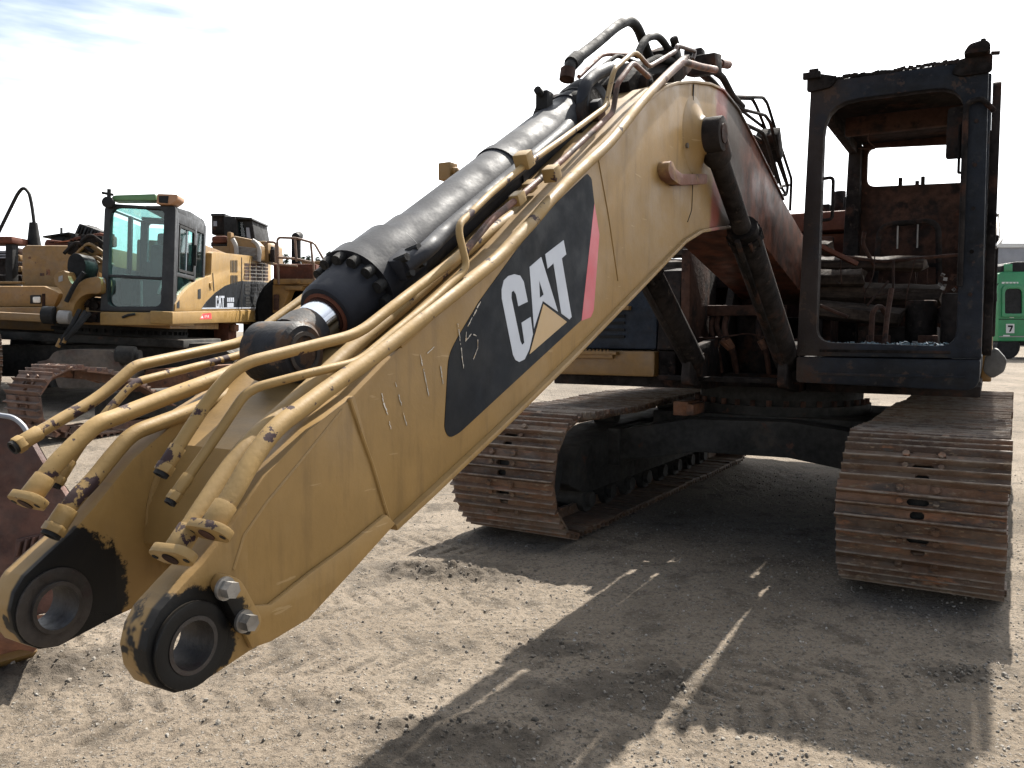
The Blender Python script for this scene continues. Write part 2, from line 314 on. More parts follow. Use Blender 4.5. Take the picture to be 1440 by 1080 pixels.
    def ribbon(s, pts, th, axis_lo, axis_hi, side=1):
        """strip of plate following a (y, z) polyline, running across x"""
        P = [Vector(p) for p in pts]; o = []
        for i, p in enumerate(P):
            t = (P[min(i + 1, len(P) - 1)] - P[max(i - 1, 0)]).normalized(); o.append(p + Vector((-t.y, t.x)) * th * side)
        n = len(P); vs = []
        for x in (axis_lo, axis_hi):
            vs += [(x, p.x, p.y) for p in P] + [(x, p.x, p.y) for p in o]
        fs = []
        for i in range(n - 1):
            fs += [(i, i + 1, n + i + 1, n + i), (2 * n + i, 3 * n + i, 3 * n + i + 1, 2 * n + i + 1), (i, 2 * n + i, 2 * n + i + 1, i + 1), (n + i, n + i + 1, 3 * n + i + 1, 3 * n + i)]
        fs += [(0, n, 3 * n, 2 * n), (n - 1, 3 * n - 1, 4 * n - 1, 2 * n - 1)]
        return s.add(vs, fs)
    def mesh(s, name, mat, bevel=0, sharp=32, keep=None):
        me = bpy.data.meshes.new(name); me.from_pydata(s.v, [], s.f)
        bm = bmesh.new(); bm.from_mesh(me); bmesh.ops.recalc_face_normals(bm, faces=bm.faces)
        if bevel:
            es = [e for e in bm.edges if len(e.link_faces) == 2 and e.calc_face_angle(0) > .6 and not (keep and all(keep(v.co) for v in e.verts))]
            try: bmesh.ops.bevel(bm, geom=es, offset=bevel, offset_type='OFFSET', segments=2, profile=.6, affect='EDGES', clamp_overlap=True)
            except Exception: pass
        bm.to_mesh(me); bm.free()
        me.polygons.foreach_set('use_smooth', [True] * len(me.polygons)); me.set_sharp_from_angle(angle=R_(sharp))
        me.materials.append(MATS[mat] if isinstance(mat, str) else mat); return me
    def build(s, name, mat, parent=None, bevel=0, loc=None, rot=None, sharp=32, label=None, keep=None):
        o = bpy.data.objects.new(name, s.mesh(name, mat, bevel, sharp, keep)); COL.objects.link(o)
        if parent is not None: o.parent = parent
        if loc is not None: o.location = loc
        if rot is not None: o.rotation_euler = rot
        if label: o['label'] = label
        return o
def thing(name, label, cat, M=None, group=None):
    o = bpy.data.objects.new(name, None); COL.objects.link(o); o['label'] = label; o['category'] = cat
    if M is not None: o.matrix_world = M
    if group: o['group'] = group
    return o
def tag(o, label, cat, group=None):
    o['label'] = label; o['category'] = cat
    if group: o['group'] = group
    return o
def inst(o, parent, M=None):
    c = o.copy(); COL.objects.link(c); c.parent = parent
    if M is not None: c.matrix_local = M
    return c
def rrect(x0, z0, x1, z1, r, n=5):
    rs = r if isinstance(r, (list, tuple)) else [r] * 4
    return fillet([(x0, z0), (x1, z0), (x1, z1), (x0, z1)], rs, n)
def roundquad(c, r, n=5):
    r = r if isinstance(r, (list, tuple)) else [r] * 4
    return fillet(c, [max(q, .004) for q in r], n)

# pin of the boom nose, needed by the boom paint
PIN = bp(263, 905)
mats()

# ------------------------------------------------------------------ ground
def vnoise(x, y, seed=0):
    xi = np.floor(x).astype(np.int64); yi = np.floor(y).astype(np.int64); xf = x - xi; yf = y - yi
    def h(a, b):
        k = (a * 374761393 + b * 668265263 + seed * 1442695041) & 0xFFFFFFFF
        k = ((k ^ (k >> 13)) * 1274126177) & 0xFFFFFFFF
        return ((k ^ (k >> 16)) & 0xFFFF) / 65535.
    u = xf * xf * (3 - 2 * xf); v = yf * yf * (3 - 2 * yf)
    return (h(xi, yi) * (1 - u) + h(xi + 1, yi) * u) * (1 - v) + (h(xi, yi + 1) * (1 - u) + h(xi + 1, yi + 1) * u) * v - .5
def sstep(a, b, x): t = np.clip((x - a) / (b - a), 0, 1); return t * t * (3 - 2 * t)
def ramp_z(x, y):
    s = y - .35 * x
    return .0 + .055 * np.clip(s - 8.7, 0, 5.3) + .028 * np.clip(s - 14, 0, 30)
def lugs(x, y, cx, cy, ang, width, pitch):
    p = (x - cx) * cos(ang) + (y - cy) * sin(ang); q = -(x - cx) * sin(ang) + (y - cy) * cos(ang)
    ph = p / pitch + np.where(q > 0, .5, 0) + np.abs(q) / width * 1.1 + .25 * vnoise(p * 3, q * 3, 5)
    s = np.sin(2 * pi * ph)
    return sstep(.25, .65, s) * sstep(width, width * .86, np.abs(q)) * sstep(.02, .05, np.abs(q)), sstep(width * 1.15, width * .9, np.abs(q))
TREADS = [(-.9, 3.75, -.02, .26, .135, -2.6, 1.6), (-.9, 4.42, -.05, .24, .13, -3, 1.2), (-2.0, 3.1, .03, .24, .14, -3, 2.3), (.5, 3.05, .42, .22, .13, -2.3, 2.0), (-1.5, 5.6, .08, .26, .14, -4, 2.5)]
CLODS = [(-.50, 5.05, .42, .20, .075), (-.25, 4.90, .28, .12, .06), (.22, 3.80, .22, .10, .03), (.35, 3.35, .35, .16, .035), (-2.05, 3.55, .35, .22, .06), (.66, 3.45, .12, .22, .035), (-.05, 2.95, .4, .12, .04), (1.95, 3.55, .16, .06, .02), (-.35, 3.02, .25, .10, .03)]
def ground_h(x, y):
    near = sstep(26, 9, np.hypot(x - 1, y - 4))
    h = ramp_z(x, y) + .035 * vnoise(x * .22, y * .22, 1) * sstep(6, 14, y - .35 * x)
    h = h + near * (.016 * vnoise(x * .9, y * .9, 2) + .007 * vnoise(x * 2.7, y * 2.7, 3) + .006 * vnoise(x * 7, y * 7, 4) + .006 * vnoise(x * 17, y * 17, 6) + .0095 * vnoise(x * 37, y * 37, 7) + .006 * vnoise(x * 71, y * 71, 8) * sstep(7, 4.5, y))
    for (cx, cy, ang, wd, pt, lo, hi) in TREADS:
        l, band = lugs(x, y, cx, cy, ang, wd, pt); p = (x - cx) * cos(ang) + (y - cy) * sin(ang)
        msk = sstep(lo, lo + .5, p) * sstep(hi, hi - .5, p) * sstep(-.22, .10, vnoise(x * 1.3, y * 1.3, 9) + .08)
        h = h - msk * (band * .003 + l * (.007 + .012 * np.clip(vnoise(x * 9, y * 9, 31) + .3, 0, 1)))
    for (cx, cy, sx, sy, a) in CLODS:
        m = np.exp(-(((x - cx) / sx) ** 2 + ((y - cy) / sy) ** 2))
        h = h + .6 * a * m * (.35 + 1.5 * np.clip(vnoise(x * 19, y * 19, 11) + .18, 0, 1) + .9 * np.clip(vnoise(x * 41, y * 41, 12), 0, 1))
    # long wheel ruts on the far left, parallel furrows
    rut = sstep(5.2, 6.2, y) * sstep(12, 10, y) * sstep(.6, -.6, x)
    h = h + rut * .05 * vnoise(x * .5 + 3, (y - .12 * x) * 2.3, 14) + rut * .03 * vnoise(x * 1.2, (y - .12 * x) * 6, 15)
    # under the tracks keep it level
    for vc in (-1.295, 1.295):
        dx = x - ORIGIN.x; dy = y - ORIGIN.y
        u = dx * sin(YAW_TRACK) + dy * cos(YAW_TRACK); v = dx * cos(YAW_TRACK) - dy * sin(YAW_TRACK)
        k = sstep(.62, .44, np.abs(v - vc)) * sstep(2.6, 2.2, np.abs(u)); h = h * (1 - k) + .004 * k
    return h
def axis_coords(lo, hi, d, far, g):
    c = list(np.arange(lo, hi, d)); s = d; a = lo
    while a > -far: s *= g; a -= s; c.insert(0, a)
    s = d; a = c[-1]
    while a < far: s *= g; a += s; c.append(a)
    return np.array(c)
gx = axis_coords(-2.6, 3.0, .0135, 900, 1.045); gy = axis_coords(2.3, 6.2, .0135, 900, 1.04)
X, Y = np.meshgrid(gx, gy); Z = ground_h(X, Y)
nx, ny = len(gx), len(gy)
vs = np.stack([X, Y, Z], -1).reshape(-1, 3)
ii = (np.arange(ny - 1)[:, None] * nx + np.arange(nx - 1)[None]).reshape(-1)
fs = np.stack([ii, ii + 1, ii + nx + 1, ii + nx], -1)
def np_mesh(name, vs, fs, mat, smooth=True):
    me = bpy.data.meshes.new(name); k = fs.shape[1]
    me.vertices.add(len(vs)); me.vertices.foreach_set('co', vs.astype(np.float32).ravel())
    me.loops.add(fs.size); me.loops.foreach_set('vertex_index', fs.astype(np.int32).ravel())
    me.polygons.add(len(fs)); me.polygons.foreach_set('loop_start', np.arange(len(fs), dtype=np.int32) * k)
    me.polygons.foreach_set('use_smooth', np.full(len(fs), smooth)); me.update(calc_edges=True); me.validate()
    me.materials.append(mat); return me
def ground_mat():
    m, t, bs = mat_new('dusty_gravel_ground')
    tc = nd(t, 'ShaderNodeTexCoord'); v = tc.outputs['Object']
    big = noise(t, v, .55, 6, .6); mid = noise(t, v, 3.5, 6, .65); fine = noise(t, v, 38, 5, .7); vf = noise(t, v, 170, 3, .7)
    c = mixc(t, ramp(t, big, .36, .64), (.138, .110, .081), (.186, .152, .116))
    c = mixc(t, ramp(t, mid, .50, .66), c, (.083, .067, .050))
    c = mixc(t, ramp(t, fine, .48, .68), c, (.060, .049, .037))
    c = mixc(t, math_(t, 'MULTIPLY', ramp(t, noise(t, v, 85, 4, .7), .54, .66), .55), c, (.05, .041, .031))
    c = mixc(t, ramp(t, vf, .60, .70), c, (.27, .245, .205))
    vo = nd(t, 'ShaderNodeTexVoronoi'); vo.inputs['Scale'].default_value = 62; t.links.new(v, vo.inputs[0])
    sep = nd(t, 'ShaderNodeSeparateColor'); t.links.new(vo.outputs['Color'], sep.inputs[0])
    peb = math_(t, 'MULTIPLY', ramp(t, vo.outputs['Distance'], .42, .30), ramp(t, sep.outputs[0], .62, .66))
    c = mixc(t, math_(t, 'MULTIPLY', peb, .75), c, mixc(t, sep.outputs[1], (.08, .07, .06), (.21, .19, .165)))
    da = nd(t, 'ShaderNodeAttribute'); da.attribute_name = 'damp'
    c = mixc(t, math_(t, 'MULTIPLY', da.outputs['Fac'], .72), c, mixc(t, fine, (.030, .025, .020), (.075, .062, .048)))
    t.links.new(c, bs.inputs['Base Color']); bs.inputs['Roughness'].default_value = .95; bs.inputs['Specular IOR Level'].default_value = .2
    b = nd(t, 'ShaderNodeBump'); b.inputs['Strength'].default_value = 1.0; b.inputs['Distance'].default_value = .016
    hsum = math_(t, 'ADD', math_(t, 'MULTIPLY', fine, 1.0), math_(t, 'ADD', math_(t, 'MULTIPLY', vf, .35), math_(t, 'MULTIPLY', peb, .35)))
    t.links.new(hsum, b.inputs['Height']); t.links.new(b.outputs[0], bs.inputs['Normal'])
    return m
gme = np_mesh('ground', vs, fs, ground_mat())
def stain(x, y):
    s_ = np.zeros_like(x)
    for (cx, cy, sx, sy, a) in CLODS:
        d = ((x - cx) / (sx * 1.25)) ** 2 + ((y - cy) / (sy * 1.25)) ** 2
        s_ = np.maximum(s_, sstep(.30, .75, np.exp(-d) + .9 * vnoise(x * 5, y * 5, 21) + .5 * vnoise(x * 17, y * 17, 22)) * np.exp(-d * .4))
    for (cx, cy, ang, wd, pt, lo, hi) in TREADS:
        l, band = lugs(x, y, cx, cy, ang, wd, pt); p = (x - cx) * cos(ang) + (y - cy) * sin(ang)
        s_ = np.maximum(s_, .55 * l * sstep(lo, lo + .5, p) * sstep(hi, hi - .5, p) * sstep(.0, .25, vnoise(x * 2.1, y * 2.1, 23) + .1))
    return np.clip(s_ + .55 * sstep(.12, .34, vnoise(x * .8, y * .8, 24) + .35 * vnoise(x * 6, y * 6, 25)), 0, 1)
at_ = gme.attributes.new('damp', 'FLOAT', 'POINT'); at_.data.foreach_set('value', stain(vs[:, 0], vs[:, 1]).astype(np.float32))
go = bpy.data.objects.new('ground', gme); COL.objects.link(go); go['kind'] = 'structure'
# loose stones
def ico():
    bm = bmesh.new(); bmesh.ops.create_icosphere(bm, subdivisions=1, radius=1); v = np.array([q.co[:] for q in bm.verts]); f = np.array([[q.index for q in g.verts] for g in bm.faces]); bm.free(); return v, f
iv, if_ = ico()
def stones(name, n, gen, mat):
    V = []; Fc = []
    for k in range(n):
        x, y, s = gen()
        A = rng.normal(size=(3, 3)); q, _ = np.linalg.qr(A)
        p = (iv * (1 + rng.uniform(-.22, .22, (12, 1))) * np.array([1, rng.uniform(.6, 1), rng.uniform(.45, .8)])) @ q.T * s
        V.append(np.array([x, y, 0]) + p); Fc.append(if_ + 12 * k)
    V = np.array(V); base = ground_h(V[:, :, 0].mean(1), V[:, :, 1].mean(1)); V[:, :, 2] += base[:, None]
    sz = V[:, :, 2].max(1) - base; V[:, :, 2] += (sz * .15)[:, None]
    o = bpy.data.objects.new(name, np_mesh(name, V.reshape(-1, 3), np.concatenate(Fc), mat, False)); COL.objects.link(o); o['kind'] = 'stuff'; return o
def gen_gravel():
    while True:
        y = 2.3 + 6.5 * rng.random() ** 1.6; x = rng.uniform(-.62, .66) * y
        if rng.random() < (.35 + .65 * float(sstep(-.2, .9, np.array(x))) ): break
    return x, y, .0022 + .0085 * rng.random() ** 4 + (.012 * rng.random() if rng.random() < .012 else 0)
tag(stones('gravel', 16000, gen_gravel, MATS['stone']), 'loose gravel and small stones strewn over the dusty yard', 'gravel')
def gen_clod():
    cx, cy, sx, sy, a = CLODS[int(rng.integers(len(CLODS)))]
    return cx + rng.normal() * sx * .7, cy + rng.normal() * sy * .8, .003 + .014 * rng.random() ** 3
tag(stones('dirt_clods', 700, gen_clod, MATS['soil']), 'dark crumbled clods of dirt lying in small heaps on the yard', 'dirt')

# ================================================================== the burnt excavator
EX = thing('burnt_excavator', 'burnt tracked excavator with a tan boom in front and a gutted black cab', 'excavator', FM.M)
# ---- tracks
def shoe_mesh(w=.82, pitch=.2057):
    m = MB(); h = w / 2; p = pitch / 2; t = .016; gz = .034
    prof = lambda a, b: None
    ribs = [(-.090, .017), (-.020, .015), (.046, .018)]
    y0, y1 = -p + .004, p + .014
    def rib(ry, rw, x0, x1): m.prism([(ry - .006, t - .004), (ry + rw + .006, t - .004), (ry + rw - .003, t + gz - .004), (ry + rw - .006, t + gz), (ry + .006, t + gz), (ry + .003, t + gz - .004)], 'x', x0, x1)
    for sg in (-1, 1):                                       # plate either side of the two slots
        m.prism([(y0, 0), (y1, -.006), (y1, t - .006), (y0, t)], 'x', min(sg * .055, sg * h), max(sg * .055, sg * h))
        for (ry, rw) in ribs: rib(ry, rw, min(sg * .055, sg * h), max(sg * .055, sg * h))
        m.box((sg * .045, -.047, t / 2 - .002), (.020, .060, t - .002))
    for (a, b) in ((y0, -.070), (-.028, .004), (.038, y1)): m.prism([(a, 0), (b, 0), (b, t - .003), (a, t - .003)], 'x', -.055, .055)
    for (ry, rw) in ribs: rib(ry, rw, -.055, .055)
    for (hx, ya_, yb_) in ((.035, -.070, -.028), (.055, .004, .038)):          # rounded ends of the slots
        for sx in (-1, 1):
            for (yy, dy) in ((ya_, 1), (yb_, -1)):
                m.prism([(sx * hx, yy), (sx * (hx - .014), yy), (sx * (hx - .004), yy + dy * .008), (sx * hx, yy + dy * .015)], 'z', .001, t - .004)
    for sx in (-.088, .088):
        m.cyl((sx, .093, t - .008), (sx, .093, t + .022), .020, n=6); m.cyl((sx, .020, t - .004), (sx, .020, t + .014), .017, n=6)
    for sx in (-.085, .085): m.box((sx, 0, -.035), (.035, pitch * 1.02, .08))            # chain links behind
    m.cyl((-.10, p, -.035), (.10, p, -.035), .025, n=8)
    return m.mesh('track_shoe', 'shoe', 0, 30)
SHOE = shoe_mesh()
def track(parent, v, n=52, half=2.0, r=.395, zc=.462, sag=.0, M0=Matrix(), shoe=SHOE, frame='under'):
    """side frame with the shoes round it"""
    f = MB()
    f.prism(fillet([(-half + .25, .33), (-half + .55, .22), (half - .5, .22), (half - .2, .34), (half - .3, .60), (.9, .70), (-.9, .70), (-half + .45, .60)], .05, 2), 'x', v - .17, v + .17)
    T = f.build('track_frame', frame, parent, .012)
    T.matrix_local = M0
    for i in range(8):
        y = -half + .62 + i * (2 * half - 1.2) / 7
        MB().cyl((v - .16, y, .165), (v + .16, y, .165), .105, n=14).cyl((v - .20, y, .165), (v - .16, y, .165), .06, n=10).cyl((v + .16, y, .165), (v + .20, y, .165), .06, n=10).build('roller', frame, T)
    for y in (-.7, .8): MB().cyl((v - .10, y, .77), (v + .10, y, .77), .075, n=12).build('roller', frame, T)
    idl = MB().lathe((v - .10, -half, zc), (1, 0, 0), [(0, .14), (.0, .30), (.03, .345), (.07, .36), (.13, .36), (.17, .345), (.20, .30), (.20, .14)], 28); idl.cyl((v - .16, -half, zc), (v + .16, -half, zc), .10, n=16).build('idler', frame, T)
    sp = MB(); sp.cyl((v - .05, half, zc), (v + .05, half, zc), .30, n=26)
    for k in range(13):
        a = 2 * pi * k / 13; sp.box((v, half + cos(a) * .33, zc + sin(a) * .33), (.09, .09, .08), Matrix.Rotation(a, 3, 'X'))
    sp.cyl((v - .22, half, zc), (v + .22, half, zc), .23, n=20); sp.build('sprocket', frame, T)
    per = 4 * half + 2 * pi * r
    for i in range(n):
        s = (i + .37) * per / n
        if s < 2 * half: y, z, a = -half + s, zc + r, 0.; z -= sag * sin(pi * ((s / (2 * half)) * 2 % 1)) ** 2
        elif s < 2 * half + pi * r: q = (s - 2 * half) / r; y, z, a = half + sin(q) * r, zc + cos(q) * r, -q
        elif s < 4 * half + pi * r: y, z, a = half - (s - 2 * half - pi * r), zc - r, pi
        else: q = (s - 4 * half - pi * r) / r; y, z, a = -half - sin(q) * r, zc - cos(q) * r, -pi - q
        o = bpy.data.objects.new('track_shoe', shoe); COL.objects.link(o); o.parent = T
        o.matrix_local = Matrix.Translation((v + random.uniform(-.008, .008), y, z)) @ Matrix.Rotation(a + random.uniform(-.035, .035), 4, 'X') @ Matrix.Rotation(random.uniform(-.008, .008), 4, 'Y')
    return T
MU = Matrix.Rotation(-(YAW_TRACK - YAW), 4, 'Z')
track(EX, 1.295, M0=MU, sag=.02); track(EX, -1.295, M0=MU, sag=.02)
# ---- car body
cbm = MB()
FR = [(-1.32, .60), (-1.05, .68), (-.45, .80), (.30, .82), (.70, .78), (1.15, .66), (1.15, .42), (.70, .50), (.30, .555), (-.40, .545), (-.75, .47), (-1.15, .42), (-1.32, .42)]
cbm.prism(FR, 'y', -1.0, -.42); cb_ = cbm.build('carbody', 'under', EX, .012); cb_.matrix_local = MU
m = MB(); m.prism([(-1.30, .46), (1.30, .46), (1.2, .62), (.5, .84), (-.5, .84), (-1.2, .62)], 'y', .45, 1.0); m.box((0, 0, .68), (1.7, 1.5, .30))
o = m.build('carbody', 'under', EX, .012); o.matrix_local = MU
m = MB(); m.ribbon([(-.99, .0), (-.99, .001)], .01, -.01, .01)
for s in (-1, 1): MB().box((s * 1.08, -.70, .54), (.10, .66, .30)).build('carbody_flange', 'under', EX, .01).matrix_local = MU
MB().cyl((0, 0, .82), (0, 0, .90), .72, n=40).cyl((0, 0, .9), (0, 0, 1.06), .66, n=40).build('swing_ring', 'under', EX)
for k in range(18):
    a = pi + pi * k / 17; MB().cyl((cos(a) * .69, sin(a) * .69, .895), (cos(a) * .69, sin(a) * .69, .945), .022, n=6).build('bolt', 'rustdark', EX)
m = MB(); m.b2((-.62, -.95, .82), (-.50, -.62, .93)); m.b2((-.50, -.99, .83), (-.44, -.70, .915)); m.build('swivel_bracket', 'rust', EX, .008)
# ---- house deck
m = MB(); m.b2((-1.50, -1.30, 1.06), (-.30, 3.0, 1.16)); m.b2((-.30, -.9, 1.06), (.42, 3.0, 1.16)); m.b2((.42, -1.15, 1.06), (1.50, 3.0, 1.13))
m.build('deck', 'char', EX, .01)
m = MB()
for x in (-.30, .345): m.prism(fillet([(-1.75, 1.12), (-1.70, 1.36), (-1.35, 1.40), (-.80, 1.46), (-.50, 2.0), (-.05, 2.0), (.5, 1.16), (.5, 1.06), (-1.3, 1.06)], .06, 3), 'x', x, x + .06)
m.build('boom_bracket', 'char', EX, .008)
m = MB(); m.b2((-.9, .55, 1.16), (.42, 3.0, 2.35)); m.b2((-.9, .42, 2.36), (1.45, 2.9, 2.53)); m.b2((.45, .42, 1.15), (1.48, 3.0, 2.34)); m.build('engine_hood', 'redrust', EX, .03, label='burnt rust-red engine hood')
m = MB(); m.prism(fillet([(-1.45, 1.1), (1.45, 1.1), (1.45, 2.2), (-1.45, 2.2)], .1, 3), 'y', 3.01, 3.5); m.build('counterweight', 'oldyel', EX, .04)
m = MB(); m.b2((.10, .62, 2.535), (.26, .9, 2.62)); m.cyl((.32, .8, 2.54), (.32, .8, 2.75), .05, n=12); m.cyl((.40, .7, 2.54), (.40, .7, 2.68), .035, n=10); m.build('hood_fitting', 'char', EX, .006)
# storage box on the far side of the boom
m = MB()
m.b2((-1.48, -1.40, 1.345), (-.60, .2, 1.93)); m.build('storage_box', 'boxblue', EX, .03)
m = MB(); m.prism([(-1.405, 1.345), (-1.0, 1.345), (-.42, 1.345), (-.42, 2.0), (-1.0, 1.97), (-1.33, 1.93)], 'x', -.597, -.44); m.build('box_side', 'char', EX, .012)
m = MB(); m.prism(fillet([(-1.50, 1.145), (-.60, 1.145), (-.60, 1.335), (-1.50, 1.335)], [.05, .02, .02, .05], 3), 'y', -1.44, -.3); m.build('box_skirt', 'oldyel', EX, .02, label='yellow lower skirt of the storage box')
MB().b2((-.595, -1.38, 1.14), (-.46, -.6, 1.34)).build('box_skirt', 'char', EX, .02)
m = MB(); m.b2((-1.30, -1.475, 1.275), (-.92, -1.445, 1.315)); m.b2((-1.30, -1.50, 1.305), (-.88, -1.445, 1.33))
for i in range(12): m.prism([(-1.29 + i * .03, 1.331), (-1.272 + i * .03, 1.331), (-1.281 + i * .03, 1.348)], 'y', -1.495, -1.48)
m.build('step', 'oldyel', EX, .003)
m = MB(); m.b2((-1.40, -1.46, 1.64), (-.80, -1.405, 1.67))
for i in range(14): m.prism([(-1.39 + i * .035, 1.671), (-1.37 + i * .035, 1.671), (-1.38 + i * .035, 1.69)], 'y', -1.455, -1.44)
m.build('step', 'oldyel', EX, .003)
for k in range(4): MB().b2((-1.06, -1.418, 1.43 + k * .052), (-.85, -1.404, 1.452 + k * .052)).build('louver', 'hose', EX, .003)
for a_, b_ in (((-1.0, -.02, 1.16), (-.305, .40, 2.12)), ((.408, -.45, 1.145), (.466, .40, 2.12)), ((-.24, .32, 1.16), (.34, .41, 2.3)), ((-.438, -1.35, 1.345), (-.37, -.85, 2.08)), ((.308, -.40, 1.2), (.340, .30, 2.1)), ((-.236, -.40, 1.2), (-.198, .30, 2.1))): MB().b2(a_, b_).build('gap_filler', 'rustdark', EX, .01)  # added slabs: dark mass round the boom foot, closing gaps where sun leaked through
# swing motor, valves and hoses in the gap between the cylinders
m = MB(); m.cyl((-.05, -.55, 1.16), (-.05, -.55, 1.62), .18, n=20); m.cyl((-.05, -.55, 1.62), (-.05, -.55, 1.74), .12, n=16); m.b2((-.28, -.2, 1.16), (.30, .3, 1.60)); m.build('swing_motor', 'char', EX, .01)
m = MB(); m.b2((-.34, -1.02, 1.60), (.22, -.86, 1.68)); m.build('valve_block', 'rustdark', EX, .01)
for (x, dx) in ((-.30, .05), (-.20, .07), (.05, .06), (.15, .10), (-.26, .12), (.10, .16)):
    MB().tube([(x, -.95, 1.62), (x - .01, -1.02, 1.52), (x + dx * .4, -1.04, 1.42), (x + dx, -1.02, 1.34), (x + dx + .01, -.95, 1.17)], .020, 8, .06).build('hose', 'rustdark', EX)
    MB().cyl((x + dx * .35, -1.045, 1.42), (x + dx * .9, -1.03, 1.355), .028, n=8).build('hose_fitting', 'rust', EX)
MB().tube([(-.50, -1.1, 1.44), (-.25, -1.12, 1.43), (0, -1.1, 1.47), (.20, -1.12, 1.42), (.46, -1.2, 1.43)], .007, 6, .05).build('cable', 'rustdark', EX)
MB().tube([(.38, -1.45, 1.16), (.40, -1.48, 1.26), (.37, -1.45, 1.34)], .03, 8, .05).build('hose_fitting', 'oldyel', EX)
m = MB(); m.ribbon([(-1.52, 1.13), (-1.35, 1.13)], .03, -.55, .45); m.build('deck_lip', 'char', EX)

# ---- boom
NF, FF = .302, -.192                               # outer faces of near and far side
top_px = [(494, 558), (560, 490), (640, 417), (700, 361), (745, 312), (831, 222), (888, 162), (906, 146), (933, 125), (951, 119), (973, 117), (997, 120), (1015, 128), (1036, 154), (1068, 215), (1101, 282)]
bot_px = [(1050, 322), (1030, 318), (1007, 319), (983, 323), (960, 337), (940, 357), (905, 393), (800, 500), (700, 597), (600, 690), (548, 737)]
top = [bp(*p) for p in top_px]; bot = [bp(*p) for p in bot_px]
foot = [(-.62, 2.17), (-.30, 2.07), (-.12, 1.93), (-.15, 1.77), (-.32, 1.70), (-.60, 1.74), (-1.3, 1.88), (-2.0, 2.02)]
throat = [bp(540, 727), (-6.03, .92), (-6.10, 1.0), (-6.09, 1.08), bp(418, 642), bp(468, 590)]
main = [top[0]] + top[1:] + foot + bot[:-1] + [bp(*bot_px[-1])] + throat[1:]
m = MB(); m.prism(main, 'x', FF, NF); BOOM = m.build('boom', 'boom', EX, .004, sharp=24)
# flange strips of top and bottom plates standing proud of the sides
m = MB(); m.ribbon(bot[1:] , .016, FF - .018, NF + .018, side=1); m.build('bottom_flange', 'boom', EX, .003, sharp=40)
m = MB(); m.ribbon(top[1:], .012, FF - .010, NF + .010, side=1); m.build('top_flange', 'boom', EX, .002, sharp=40)
# nose fork: two thick arms with a bored boss
arm_px = [(496, 556), (432, 604), (370, 668), (320, 742), (284, 790), (254, 822), (222, 858), (208, 885), (202, 915), (207, 945), (221, 966), (243, 974), (268, 968), (300, 947), (345, 917), (422, 872), (482, 808), (512, 772), (545, 738)]
arm = [bp(*p) for p in arm_px]
a0 = Vector(PIN)
def arm_mb(x0, x1, poly, lift=0):
    """plate with a round hole: fan of quads between hole and outline"""
    m = MB(); P = [Vector(p) for p in poly]
    angs = sorted([2 * pi * k / 40 for k in range(40)] + [math.atan2(p.y - a0.y, p.x - a0.x) % (2 * pi) for p in P])
    angs = [q for i, q in enumerate(angs) if i == 0 or q - angs[i - 1] > 1e-4]
    hole = [a0 + Vector((cos(q), sin(q))) * .0485 for q in angs]
    outl = []
    for q in angs:
        d = Vector((cos(q), sin(q))); best = None
        for i in range(len(P)):
            A, B = P[i], P[(i + 1) % len(P)]; e = B - A; den = d.x * e.y - d.y * e.x
            if abs(den) < 1e-9: continue
            w_ = A - a0; t = (w_.x * e.y - w_.y * e.x) / den; u = (w_.x * d.y - w_.y * d.x) / den
            if t > 0 and -1e-4 <= u <= 1 + 1e-4 and (best is None or t < best): best = t
        outl.append(a0 + d * best)
    m.ring([tuple(p) for p in outl], [tuple(p) for p in hole], 'x', x0, x1); return m
# near end of each arm (round the bore) and the rest as a plain plate, butted along one line
def split(poly, ycut):
    near = []; rest = []
    n = len(poly)
    for i in range(n):
        A, B = poly[i], poly[(i + 1) % n]
        (near if A[0] <= ycut else rest).append(A)
        if (A[0] - ycut) * (B[0] - ycut) < 0:
            t = (ycut - A[0]) / (B[0] - A[0]); q = (ycut, A[1] + (B[1] - A[1]) * t); near.append(q); rest.append(q)
    return near, rest
nearp, restp = split(arm, -6.17); CUT = lambda c: abs(c.y + 6.17) < 1e-3
for (x0, x1) in ((NF - .068, NF + .004), (FF + .020, FF + .092)):
    A = arm_mb(x0, x1, nearp).build('fork_arm', 'boom', EX, .004, sharp=28, keep=CUT)
    MB().prism(restp, 'x', x0, x1).build('fork_plate', 'boom', EX, .004, sharp=28, keep=CUT)
    xs = (x1, x1 + .012) if x0 > 0 else (x0 - .012, x0)
    xi = (x0 - .005, x0) if x0 > 0 else (x1, x1 + .006)
    for q in (xs, xi): MB().cyl((q[0], *a0), (q[1], *a0), .078 if x0 > 0 else .080, n=36, hole=.050).build('boss', 'bore' if q is xi else 'boom', EX, .002)
    MB().cyl((x0 - .006, *a0), (x1 + .0135, *a0), .0525, n=36, hole=.0445).build('bushing', 'bore', EX)
